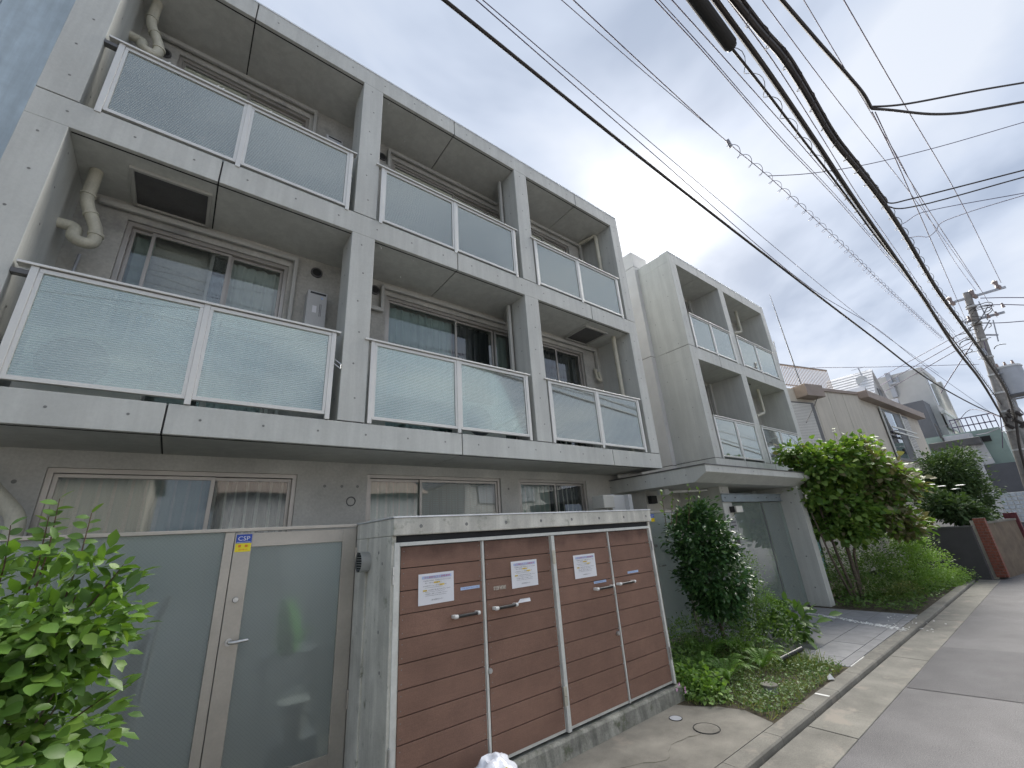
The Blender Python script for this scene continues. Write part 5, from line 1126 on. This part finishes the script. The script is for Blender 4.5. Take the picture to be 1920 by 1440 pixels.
# antenna pole
an = thing('radio_antenna', 'long thin whip antenna rising above the beige house terrace', 'antenna', (16, 5, 6))
a0 = PX(1502, 722, 16.9); a1 = PX(1443, 552, 16.9); MB().tube([a0, a0.lerp(a1, .8), a1], [.022, .014, .006], 8).obj('mast', 'frame_dark', an, smooth=True)
am = thing('rooftop_antenna', 'small tv antenna beside the top right corner of the apartments', 'antenna', (16, 6, 7))
p = PX(1462, 690, 16); q2 = PX(1450, 640, 16); MB().tube([p, q2], .02, 6).obj('mast', 'grey_metal', am)
for t_ in (.25, .5, .7, .9): c_ = p.lerp(q2, t_); MB().tube([c_ + Vector((-.25, -.1, 0)), c_ + Vector((.35, .1, .08))], .008, 4).obj('element', 'grey_metal', am)
# white ribbed gable house
WH = thing('white_gable_house', 'white house with steep ribbed metal roof behind the beige house', 'house', (30, 6, 0))
xg = 28.0; ap_ = PX(1635, 693, xg); yl = PX(1551, 717, xg).y; rz = ap_.z; el_ = Vector((xg - 2.2, ap_.y, rz - 2.6)); n_ = 15
for i in range(n_):
    t0, t1 = i / n_, (i + 1) / n_; a = ap_.lerp(el_, t0); c = ap_.lerp(el_, t1)
    MB().slab((a.x, a.y, a.z), (a.x, yl, a.z), (c.x, yl, c.z + .03), (c.x, c.y, c.z + .03), -.05).obj('roof_panel', 'white_wall', WH)
rr = Vector((xg + 2.4, ap_.y, rz - 2.9)); MB().slab((ap_.x, ap_.y, ap_.z), (rr.x, rr.y, rr.z), (rr.x, yl, rr.z), (ap_.x, yl, ap_.z), .06).obj('roof_panel', 'white_wall', WH)
q = MB(); q.add([(el_.x + .1, ap_.y + .12, 0), (rr.x - .1, ap_.y + .12, 0), (rr.x - .1, ap_.y + .12, rr.z), (ap_.x, ap_.y + .12, rz - .06), (el_.x + .1, ap_.y + .12, el_.z), (el_.x + .1, yl, 0), (rr.x - .1, yl, 0), (rr.x - .1, yl, rr.z), (ap_.x, yl, rz - .06), (el_.x + .1, yl, el_.z)], [(0, 1, 2, 3, 4), (9, 8, 7, 6, 5), (0, 4, 9, 5), (1, 6, 7, 2)]); q.obj('wall', 'modern_wall', WH)
B(xg + .2, xg + 1.6, ap_.y - .25, ap_.y + .1, rz - 2.3, rz - 2.2).obj('balcony_slab', 'grey_metal', WH); B(xg + .1, xg + .8, ap_.y + .09, ap_.y + .115, rz - 2.1, rz - 1.0).obj('window', 'frame_dark', WH)
ta = thing('tv_antenna', 'tv antenna and satellite dish on the white gable house', 'antenna', (26, 6, 8)); p, q2 = PX(1640, 755, 27.5), PX(1609, 690, 27.5); MB().tube([p, q2], .03, 6).obj('mast', 'grey_metal', ta)
for t_ in (.55, .7, .85, .97): c_ = p.lerp(q2, t_); MB().tube([c_ + Vector((-.3, .25, -.05)), c_ + Vector((.3, -.25, .1))], .012, 4).obj('element', 'grey_metal', ta)
c_ = PX(1618, 715, 27.4); MB().tube([c_, c_ + Vector((.12, .1, 0))], [.32, .1], 14).obj('dish', 'white_dull', ta, smooth=True)
# triangular dormers
DH = thing('grey_gable_roofs', 'pair of small sharp grey gable roofs peeking over the brown eave', 'roof', (24, 5, 5))
for (t_, l_, r_, xd, ry) in (((1622, 725), (1600, 738), (1638, 748), 24.5, 2.0), ((1684, 748), (1655, 753), (1703, 775), 29.5, 2.5)):
    a, l0, r0_ = PX(*t_, xd), PX(*l_, xd), PX(*r_, xd); yb = a.y + ry
    MB().slab(a, (a.x, yb, a.z), (a.x - 1, yb, a.z - 1.3), (a.x - 1, a.y, a.z - 1.3), -.06).obj('roof_slope', 'grey_metal', DH)
    MB().slab(a, (a.x + 1.0, a.y, a.z - 1.6), (a.x + 1.0, yb, a.z - 1.6), (a.x, yb, a.z), .06).obj('roof_slope', 'grey_metal', DH)
    q = MB(); q.prism([(a.x - .95, a.y + .1), (a.x + .95, a.y + .1), (a.x + .95, yb), (a.x - .95, yb)], 0, a.z - 1.3); q.add([(a.x - .95, a.y + .1, a.z - 1.3), (a.x + .95, a.y + .1, a.z - 1.3), (a.x, a.y + .1, a.z - .08)], [(0, 1, 2)]); q.obj('gable_wall', 'white_wall', DH)
# modern pale building with dark block in front
MH = thing('modern_house', 'tall pale modern house with a framed top balcony and a dark block in front', 'house', (36, 4, 0))
xm_ = 36.0; cT = PX(1726, 689, xm_); cL = PX(1640, 712, xm_)
q = MB(); q.prism([(xm_, cT.y), (xm_, cL.y + 3), (xm_ + 3.0, cL.y + 3), (xm_ + 3.0, cT.y + .0)], 0, cT.z); q.obj('main_wall', 'modern_wall', MH)
pr_ = PX(1752, 717, xm_ + 3.6); 
B(xm_ - .06, xm_ + 4.2, cT.y - .06, cT.y + .4, cT.z - .35, cT.z + .02).obj('roof_frame', 'modern_wall', MH, bevel=.02)
B(xm_ + 3.9, xm_ + 4.3, cT.y - .3, cT.y + .4, 0, cT.z - .36).obj('frame_column', 'modern_wall', MH, bevel=.02)
B(xm_ + .5, xm_ + 3.8, cT.y - .02, cT.y + .0, cT.z - 2.4, cT.z - .5).obj('window', 'window_glass', MH)
B(xm_ - .2, xm_ + 3.9, cT.y - .25, cT.y - .05, cT.z - 3.1, cT.z - 2.9).obj('balcony_rail', 'white_steel', MH); B(xm_ - .1, xm_ + 3.8, cT.y - .2, cT.y - .1, cT.z - 4.0, cT.z - 3.12).obj('balcony_panel', 'white_dull', MH)
dk = PX(1730, 750, xm_ - 2.2); dl = PX(1694, 760, xm_ - 2.2)
B(xm_ - 2.2, xm_ - .22, dk.y, dl.y + .4, 0, dk.z).obj('dark_block', 'dark_cladding', MH, bevel=.01)
pp_ = [PX(1663, 700, xm_ - .2), PX(1680, 745, xm_ - .2)]; MB().bar(pp_[0], pp_[1], .25, .25, up=(1, 0, 0)).obj('chimney_pipe', 'grey_metal', MH)
p = PX(1672, 720, xm_ - .4); MB().tube([p + Vector((0, .1, 0)), p + Vector((0, -.35, 0)), p + Vector((0, -.35, .35))], .1, 8).obj('flue', 'grey_metal', MH)
lw = PX(1760, 800, xm_ - .4)
q = MB(); q.prism([(xm_ - 4.5, 3.3), (xm_ - 4.5, 2.3), (xm_ - 2.25, 1.9), (xm_ - 2.25, 3.3)], 0, 5.2); q.obj('lower_wall', 'white_wall', MH)
for (px_, py_) in ((1760, 808), (1764, 812), (1775, 835)): p = PX(px_, py_, xm_ - 4.55); B(p.x, p.x + .04, p.y, p.y + .06, p.z - .4, p.z + .4).obj('slit_window', 'frame_dark', MH)
# dark base building with glass blocks, green house
GHs = thing('green_house', 'pale green house with rooftop railing and dark glass block base by the utility pole', 'house', (34, 1.5, 0))
gR, gL = PX(1873, 800, 32), PX(1790, 813, 32); gb = PX(1890, 868, 32).z
B(32, 40, gR.y, gL.y + 1.5, gb, gR.z).obj('upper_wall', 'green_wall', GHs)
q = MB(); B(31.6, 40, gR.y - .15, gL.y + 1, -.1, gb - .002).obj('base_wall', 'dark_cladding', GHs)
for i in range(9): p = gL.lerp(gR, i / 8); B(32.05, 32.08, p.y - .018, p.y + .018, gR.z, gR.z + .75).obj('railing_post', 'cable_thin', GHs)
for z_ in (.3, .7): B(32.05, 32.1, gR.y, gL.y, gR.z + z_, gR.z + z_ + .05).obj('railing_bar', 'cable_thin', GHs)
aw0, aw1 = PX(1790, 828, 31), PX(1835, 818, 31); B(31, 32, aw1.y, aw0.y + 1, aw1.z - .35, aw1.z).obj('dark_awning', 'frame_dark', GHs, bevel=.02)
nz = PX(1847, 822, 31.9); B(31.9, 31.99, PX(1858, 822, 31.9).y, PX(1836, 822, 31.9).y, nz.z - .15, nz.z + .12).obj('dark_opening', 'black_matte', GHs)
dp0, dp1 = PX(1834, 830, 31.8), PX(1857, 870, 31.8); MB().bar(dp0, dp1, .35, .1, up=(1, 0, 0)).obj('stair_wall', 'white_wall', GHs)
g0, g1_ = PX(1872, 922, 31.55), PX(1920, 962, 31.55); gw_ = .19
yy = PX(1872, 940, 31.55).y
for i in range(9):
    for j in range(7):
        z_ = g0.z - .1 - j * gw_; y_ = yy - .1 - i * gw_; B(31.5, 31.6, y_ - gw_ + .035, y_, z_ - gw_ + .035, z_).obj('glass_block', 'glass_block', GHs, bevel=.01)
B(31.55, 31.62, yy - 10 * gw_, yy, g0.z - .1 - 7 * gw_, g0.z - .07).obj('block_joint', 'white_paint', GHs)

# ------------------------------------------------------------------ utility pole and wires
XP = 24.0
UPo = thing('utility_pole', 'concrete utility pole with crossarms and insulators at the right edge', 'utility pole', (XP, .9, 0))
pt_ = PX(1812, 549, XP); pb_ = PX(1912, 850, XP); base = pt_ + (pb_ - pt_) * ((pt_.z + .2) / (pt_.z - pb_.z))
MB().tube([pt_, pb_, base], [.11, .16, .19], 16).obj('pole_shaft', 'pole', UPo, smooth=True)
def arm(p0, p1, r_=.04, name='crossarm', mat='grey_metal', x=XP): MB().bar(PX(*p0, x), PX(*p1, x), r_ * 2, r_ * 2, up=(1, 0, 0)).obj(name, mat, UPo)
arm((1790, 566), (1886, 538)); arm((1808, 605), (1884, 585)); arm((1848, 628), (1872, 628), .03)
for (px_, py_) in ((1790, 558), (1832, 545), (1877, 528)):
    p = PX(px_, py_ + 14, XP); q = MB(); q.tube([p, p + Vector((0, .04, .12)), p + Vector((0, .05, .2)), p + Vector((0, .07, .36)), p + Vector((0, .08, .42))], [.05, .09, .05, .09, .03], 8); q.obj('insulator', 'insulator', UPo, smooth=True)
for (px_, py_) in ((1855, 596), (1818, 600), (1882, 576), (1870, 592)):
    p = PX(px_, py_, XP - .1); q = MB(); q.tube([p, p + Vector((0, 0, .18))], [.05, .03], 8); q.obj('insulator', 'insulator', UPo)
for (a, c) in (((1835, 565), (1852, 600)), ((1852, 575), (1838, 600)), ((1842, 625), (1856, 600)), ((1862, 600), (1872, 640))): arm(a, c, .018, 'brace')
for i in range(9): # band clamps and steps
    p = pt_.lerp(pb_, .1 + i * .11); MB().tube([p + Vector((-.02, 0, .03)), p + Vector((-.02, 0, -.03))], .165, 12).obj('pole_band', 'white_dull', UPo)
    MB().tube([p + Vector((-.1, .25 * (1 if i % 2 else -1), 0)), p + Vector((-.1, 0, 0))], .015, 5).obj('step_bolt', 'grey_metal', UPo)
q = MB(); q.tube([PX(1838, 655, XP - .3), PX(1846, 668, XP - .3)], .11, 10); q.obj('relay_box', 'grey_metal', UPo, smooth=True)
# messy loops round the pole head
for i in range(16):
    t_ = rnd.uniform(.1, .42); p = pt_.lerp(pb_, t_) + Vector((-.25, rnd.uniform(-.5, .5), 0)); r_ = rnd.uniform(.12, .32)
    MB().tube([p + Vector((rnd.uniform(-.05, .05), math.cos(a * .5) * r_, math.sin(a * .5) * r_ * .5)) for a in range(rnd.randint(5, 11))], .014, 5).obj('jumper_wire', 'cable', UPo, smooth=True)
for i in range(9):
    p = PX(1905, 790, XP - .4) + Vector((0, rnd.uniform(-.35, .35), rnd.uniform(-.35, .35))); MB().tube([p, p + Vector((0, rnd.uniform(-.2, .2), .18))], .06, 8).obj('cable_joint', 'cable', UPo, smooth=True)
# transformer on its own pole behind
T2 = thing('transformer', 'grey cylindrical pole transformer at the right picture edge', 'transformer', (XP, -.2, 5)); T2['label'] = 'grey drum shaped transformer hanging right of the utility pole'
c_ = PX(1901, 712, XP); dn_ = (PX(1907, 745, XP) - PX(1893, 682, XP)); dn_.normalize()
p0, p1 = PX(1894, 687, XP), PX(1904, 738, XP)
p0.y = p1.y = (p0.y + p1.y) / 2; p0.x += .3; p1.x += .3
MB().tube([p0, p1], .37, 20).obj('tank', 'grey_metal', T2, smooth=True); MB().tube([p0 + Vector((0, 0, .08)), p0], [.36, .40], 20).obj('lid', 'white_dull', T2); MB().tube([p1, p1 - Vector((0, 0, .05))], .40, 20).obj('base_ring', 'dark_cladding', T2)
for dy_ in (-.2, 0, .2): MB().tube([p0 + Vector((0, dy_, .08)), p0 + Vector((0, dy_, .28))], [.05, .03], 8).obj('bushing', 'insulator', T2)
MB().tube([p1 + Vector((0, .4, -.15)), p1 + Vector((0, -.4, -.15))], .03, 6).obj('bracket', 'grey_metal', T2)
for s_ in (-.3, .3): MB().tube([p1 + Vector((0, s_, -.06)), p1 + Vector((0, .1, -.9))], .025, 5).obj('bracket', 'grey_metal', T2)
# a farther pole
FPp = thing('far_utility_pole', 'second thinner utility pole standing behind the first at the right edge', 'utility pole', (34, .3, 0)); a, c = PX(1880, 700, 36), PX(1915, 800, 36); c2 = a + (c - a) * ((a.z + .2) / (a.z - c.z)); MB().tube([a, c2], [.13, .2], 10).obj('pole_shaft', 'pole', FPp, smooth=True); MB().bar(PX(1872, 712, 35.9), PX(1915, 700, 35.9), .08, .08, up=(1, 0, 0)).obj('crossarm', 'grey_metal', FPp)

def wire(pix, near, far, r_, label, mat='cable', ext=8, extf=0, cat='cable', spiral=None, name='overhead_cable', rr_=None):
    """pix: pixel polyline; near/far: ('z'|'x'|'p', value); depth in between follows perspective"""
    def en(s_, p): return PZ(*p, s_[1]) if s_[0] == 'z' else PX(*p, s_[1]) if s_[0] == 'x' else s_[1]
    A2, B2 = en(near, pix[0]), en(far, pix[-1]); dA, dB = (A2 - CAM).dot(FW), (B2 - CAM).dot(FW)
    px = [Vector((p[0], p[1])) for p in pix]; dense = []; n_ = len(px)
    for i in range(n_ - 1):
        p0, p1, p2, p3 = px[max(i - 1, 0)], px[i], px[i + 1], px[min(i + 2, n_ - 1)]
        if i == 0: p0 = p1 * 2 - p2
        if i == n_ - 2: p3 = p2 * 2 - p1
        k0, k1, k2 = [max((b_ - a_).length, 1e-3) ** .5 for a_, b_ in ((p0, p1), (p1, p2), (p2, p3))]
        m1 = ((p2 - p1) / k1 - (p2 - p0) / (k0 + k1) + (p1 - p0) / k0) * k1; m2 = ((p3 - p2) / k2 - (p3 - p1) / (k1 + k2) + (p2 - p1) / k1) * k1
        for k_ in range(6):
            u = k_ / 6; dense.append(p1 * (2 * u ** 3 - 3 * u * u + 1) + m1 * (u ** 3 - 2 * u * u + u) + p2 * (3 * u * u - 2 * u ** 3) + m2 * (u ** 3 - u * u))
    dense.append(px[-1]); cum = [0]
    for a, c in zip(dense, dense[1:]): cum.append(cum[-1] + (c - a).length)
    Q = []
    for p, s_ in zip(dense, cum):
        t = s_ / cum[-1]; Q.append(CAM + ray(p.x, p.y) / (ray(p.x, p.y).dot(FW)) * (1 / ((1 - t) / dA + t / dB)))
    core = list(Q)
    if ext: d = (Q[0] - Q[1]).normalized(); Q = [Q[0] + d * ext] + Q
    if extf: d = (Q[-1] - Q[-2]).normalized(); Q = Q + [Q[-1] + d * extf]
    if spiral or cat == 'bundle':
        t_ = thing(name, label, 'cable', tuple(Q[0])); MB().tube(Q, r_, 8).obj('core', mat, t_, smooth=True)
        if spiral:
            sr_, pitch, wr = spiral; pts = []; acc = 0
            for a, c in zip(core, core[1:]):
                L_ = (c - a).length; n_ = max(2, int(L_ / pitch * 12)); d = (c - a).normalized(); u = d.orthogonal().normalized(); w_ = d.cross(u)
                for k_ in range(n_):
                    ph = (acc + L_ * k_ / n_) / pitch * 2 * math.pi; pts.append(a + d * L_ * k_ / n_ + (u * math.cos(ph) + w_ * math.sin(ph)) * sr_)
                acc += L_
            MB().tube(pts, wr, 4).obj('hanger_spiral', mat, t_, smooth=True)
        return core
    MB().tube(Q, r_, 7).obj(name, mat, smooth=True, label=label, category=cat)
    return core
c_ = 'cable_thin'
wire([(833, 0), (1200, 295), (1515, 540), (1640, 635), (1733, 706), (1823, 758), (1885, 785)], ('z', 6.0), ('x', XP), .017, 'thick grey cable nearest the apartments, crossing from top centre to the pole')
wire([(893, 0), (1200, 267), (1520, 540), (1640, 613), (1718, 674), (1860, 775)], ('z', 6.4), ('x', XP), .0055, 'thin purple grey wire just above the thick grey cable, lower of the pair', c_, name='overhead_wire')
wire([(905, 0), (1200, 250), (1545, 540), (1650, 622), (1760, 700)], ('z', 6.5), ('x', XP), .005, 'thin wire just above the thick grey cable, upper of the pair', c_, name='overhead_wire')
wire([(1053, 0), (1200, 128), (1370, 271)], ('z', 6.6), ('z', 6.3), .004, 'faint thin wire meeting the spiral hanger clamp, lower of two', c_, name='overhead_wire')
SPW = wire([(1075, 0), (1200, 117), (1368, 270), (1440, 330), (1580, 460), (1660, 538), (1766, 634)], ('z', 6.6), ('x', XP - 1), .006, 'thin wire that turns into an open spiral hanger above the street', c_, name='overhead_wire')
def onward(core, px0):
    out_ = [p for p in core if (inview(p) or (0, 0, 0))[0] >= px0]; return out_
sp = onward(SPW, 1368); tsp = thing('spiral_hanger', 'open coil of hanger wire stretching along the sky toward the pole', 'cable', tuple(sp[0])); pts = []; acc = 0
for a, c in zip(sp, sp[1:]):
    L_ = (c - a).length; pit = .36; n_ = max(2, int(L_ / pit * 14)); d = (c - a).normalized(); u = d.orthogonal().normalized(); w_ = d.cross(u)
    for k_ in range(n_): ph = (acc + L_ * k_ / n_) / pit * 2 * math.pi; pts.append(a + d * L_ * k_ / n_ + (u * math.cos(ph) + w_ * math.sin(ph)) * .06 - Vector((0, 0, .05)))
    acc += L_
MB().tube(pts, .004, 4).obj('coil', c_, tsp, smooth=True); MB().tube([sp[0] + Vector((-.05, 0, .05)), sp[0] + Vector((.03, 0, -.05))], .025, 8).obj('clamp', 'grey_metal', tsp)
wire([(1228, 0), (1312, 90), (1387, 176), (1462, 262), (1556, 360), (1691, 514), (1780, 620)], ('z', 6.8), ('x', XP), .006, 'thin purple wire, left one of the close pair over the street', c_, name='overhead_wire')
wire([(1236, 0), (1318, 90), (1392, 176), (1468, 262), (1565, 364), (1700, 520), (1790, 622)], ('z', 6.8), ('x', XP), .005, 'thin purple wire, right one of the close pair over the street', c_, name='overhead_wire')
wire([(1260, 0), (1425, 184), (1556, 335), (1640, 440), (1720, 540), (1800, 640)], ('z', 6.7), ('x', XP), .006, 'thin wire between the close pair and the black closure tube', c_, name='overhead_wire')
# closure tube and its cable
CLt = thing('cable_closure', 'fat black cable closure tube hanging at the top of the picture', 'cable closure', (3, .6, 6)); a, c = PZ(1307, 0, 6.1), PZ(1369, 84, 6.1)
dd = (c - a).normalized(); MB().tube([a - dd * .6, c], .062, 20).obj('tube', 'black_matte', CLt, bevel=.004); MB().tube([c, c + dd * .03], .05, 16).obj('end_cap', 'black', CLt)
k1 = wire([(1370, 88), (1425, 157), (1500, 255), (1575, 352), (1650, 454), (1721, 540), (1764, 606), (1815, 674), (1879, 760)], ('p', c), ('x', XP), .013, 'black cable with spiral ties running on from the closure tube', ext=0, spiral=(.045, .42, .0035))
wire([(1341, 0), (1432, 124), (1522, 255), (1605, 379), (1722, 545), (1790, 650), (1840, 715), (1890, 800)], ('z', 6.2), ('x', XP), .028, 'thick smooth black cable between the closure tube and the spiral wrapped bundle')
wire([(1365, 0), (1450, 115), (1530, 240), (1612, 372), (1680, 470), (1760, 590)], ('z', 6.4), ('x', XP - 3), .006, 'thin wire hugging the thick smooth black cable', c_, name='overhead_wire')
K2 = wire([(1376, 0), (1425, 60), (1462, 101), (1507, 169), (1560, 259), (1609, 319), (1657, 382), (1695, 439), (1755, 540), (1815, 624), (1854, 680), (1887, 733), (1905, 790)], ('z', 6.2), ('x', XP), .030, 'heaviest black cable bundle wrapped in spiral ties, leading to the pole', spiral=(.058, .36, .004))
wire([(1392, 0), (1440, 62), (1475, 100), (1515, 165), (1566, 252), (1614, 314), (1662, 378)], ('z', 6.25), ('p', K2[36]), .02, 'second strand of the heavy bundle, winding along its upper side')
for (t_, k_) in ((.35, 4), (.5, 5)):
    pass
J = wire([(1466, 0), (1537, 82), (1594, 146), (1620, 178), (1633, 202)], ('z', 6.6), ('z', 6.5), .020, 'thick black cable from the top edge to the sky junction, left of the branch')
jp = J[-1]
wire([(1633, 200), (1662, 199), (1699, 195), (1837, 169), (1920, 155)], ('p', jp), ('z', 6.9), .012, 'upper of two cables branching right from the sky junction', ext=0, extf=8)
wire([(1635, 204), (1665, 206), (1744, 214), (1800, 212), (1837, 206), (1920, 191)], ('p', jp), ('z', 6.9), .016, 'lower of two cables branching right from the sky junction', ext=0, extf=8)
wire([(1429, 0), (1560, 175), (1702, 356), (1800, 490), (1840, 545)], ('z', 8.0), ('x', XP), .0065, 'thin purple wire left of the thick junction cable', c_, name='overhead_wire')
wire([(1507, 0), (1590, 139), (1650, 240), (1684, 296), (1732, 390), (1790, 490), (1830, 545)], ('z', 8.6), ('x', XP), .0065, 'thin purple wire crossing just left of the sky junction', c_, name='overhead_wire')
wire([(1582, 0), (1695, 195), (1792, 360), (1877, 530)], ('z', 9.0), ('x', XP), .0085, 'high purple power line ending at the right hand insulator', c_, name='overhead_wire')
wire([(1440, 330), (1511, 326), (1612, 311), (1750, 278), (1920, 229)], ('z', 6.2), ('z', 6.6), .005, 'thin drop wire crossing the others from the spiral hanger to the right edge', c_, ext=0, extf=8, name='overhead_wire')
wire([(1657, 378), (1672, 381), (1700, 375), (1920, 319)], ('p', K2[42]), ('z', 6.4), .011, 'upper of the middle pair of cables going right from the heavy bundle', ext=0, extf=8)
wire([(1660, 385), (1680, 391), (1720, 386), (1920, 332)], ('p', K2[42]), ('z', 6.3), .010, 'lower of the middle pair of cables going right from the heavy bundle', ext=0, extf=8)
wire([(1692, 420), (1699, 416), (1720, 402), (1747, 394), (1920, 362)], ('p', K2[48]), ('z', 6.2), .006, 'thin drop wire with a clamp, upper one below the middle pair', c_, ext=0, extf=8, name='overhead_wire')
wire([(1704, 446), (1722, 443), (1740, 444), (1755, 432), (1762, 420), (1807, 401), (1920, 366)], ('p', K2[50]), ('z', 6.1), .006, 'thin looping drop wire, lowest one going right from the bundle', c_, ext=0, extf=8, name='overhead_wire')
wire([(1635, 210), (1676, 292), (1706, 360), (1785, 540), (1815, 610)], ('p', jp), ('x', XP), .007, 'thin purple wire hanging from the junction, left of two', c_, ext=0, name='overhead_wire')
wire([(1641, 210), (1684, 300), (1729, 375), (1837, 540), (1870, 595)], ('p', jp), ('x', XP), .006, 'thin purple wire hanging from the junction, right of two', c_, ext=0, name='overhead_wire')
for i, (p0_, p1_) in enumerate((((1809, 621), (1640, 713)), ((1812, 632), (1640, 729)), ((1822, 640), (1640, 745)))):
    wire([p0_, p1_], ('x', XP), ('x', 30), .016 if i else .014, ['top', 'middle', 'bottom'][i] + ' of three service wires fanning from the pole to the modern house', c_, ext=0, name='service_wire')
wire([(1470, 690), (1650, 688), (1835, 683)], ('x', 18), ('x', XP), .010, 'level wire running from the apartments to the pole above the houses', c_, ext=0, name='service_wire')
wire([(1824, 643), (1790, 695), (1764, 737)], ('x', XP), ('x', 28), .018, 'thick purple service wire slanting down left from the pole', c_, ext=0, name='service_wire')
wire([(1845, 640), (1868, 740), (1878, 800), (1880, 840)], ('x', XP - .5), ('x', XP + 4), .016, 'purple wire dropping in front of the green house', c_, ext=0, name='service_wire')
for i, (p0_, p1_) in enumerate((((1838, 559), (1920, 558)), ((1845, 572), (1920, 572)), ((1842, 606), (1920, 602)))):
    wire([p0_, ((p0_[0] + p1_[0]) / 2, p0_[1] - 1), p1_], ('x', XP), ('x', XP + .2), .016, ['top', 'middle', 'lowest'][i] + ' of the wires leaving the pole head to the right', c_, ext=0, extf=5, name='service_wire')
wire([(1885, 785), (1820, 768), (1795, 790), (1770, 800)], ('x', XP), ('x', 29), .012, 'sagging wire low between the pole and the modern house', c_, ext=0, name='service_wire')
wire([(1905, 790), (1880, 800), (1850, 812), (1830, 815)], ('x', XP), ('x', 31), .014, 'short wire from the pole joints to the green house wall', c_, ext=0, name='service_wire')
wire([(1905, 790), (1912, 840), (1920, 870)], ('x', XP - .4), ('x', XP - .3), .04, 'bundle of cables running down the utility pole', ext=0, extf=2)

# ------------------------------------------------------------------ houses across the street (seen in the reflections)
def across(x0, x1, y, h, mat, roof, label):
    t = thing('opposite_house', label, 'house', ((x0 + x1) / 2, y, 0)); B(x0, x1, y - 7, y, 0, h).obj('wall', mat, t)
    q = MB(); q.profx([(y + .4, h), (y - 3.5, h + 1.6), (y - 7.4, h)], x0 - .3, x1 + .3); q.obj('roof', roof, t)
    for lv in (1.0, 3.7):
        if lv + 1.2 > h: continue
        xx = x0 + .9
        while xx < x1 - 1.8: B(xx, xx + 1.5, y, y + .04, lv, lv + 1.25).obj('window', 'frame_dark', t); B(xx + .06, xx + 1.44, y + .041, y + .046, lv + .06, lv + 1.19).obj('pane', 'grey_metal', t); xx += 3.1
across(-9, -1, -9.5, 4.8, 'beige_wall', 'dark_cladding', 'cream two storey house across the street, left of the gap')
across(1.5, 10, -10, 4.2, 'white_wall', 'brown_trim', 'white house across the street with a brown roof')
across(13, 21, -10.5, 5.0, 'modern_wall', 'grey_metal', 'pale grey house across the street farther down')
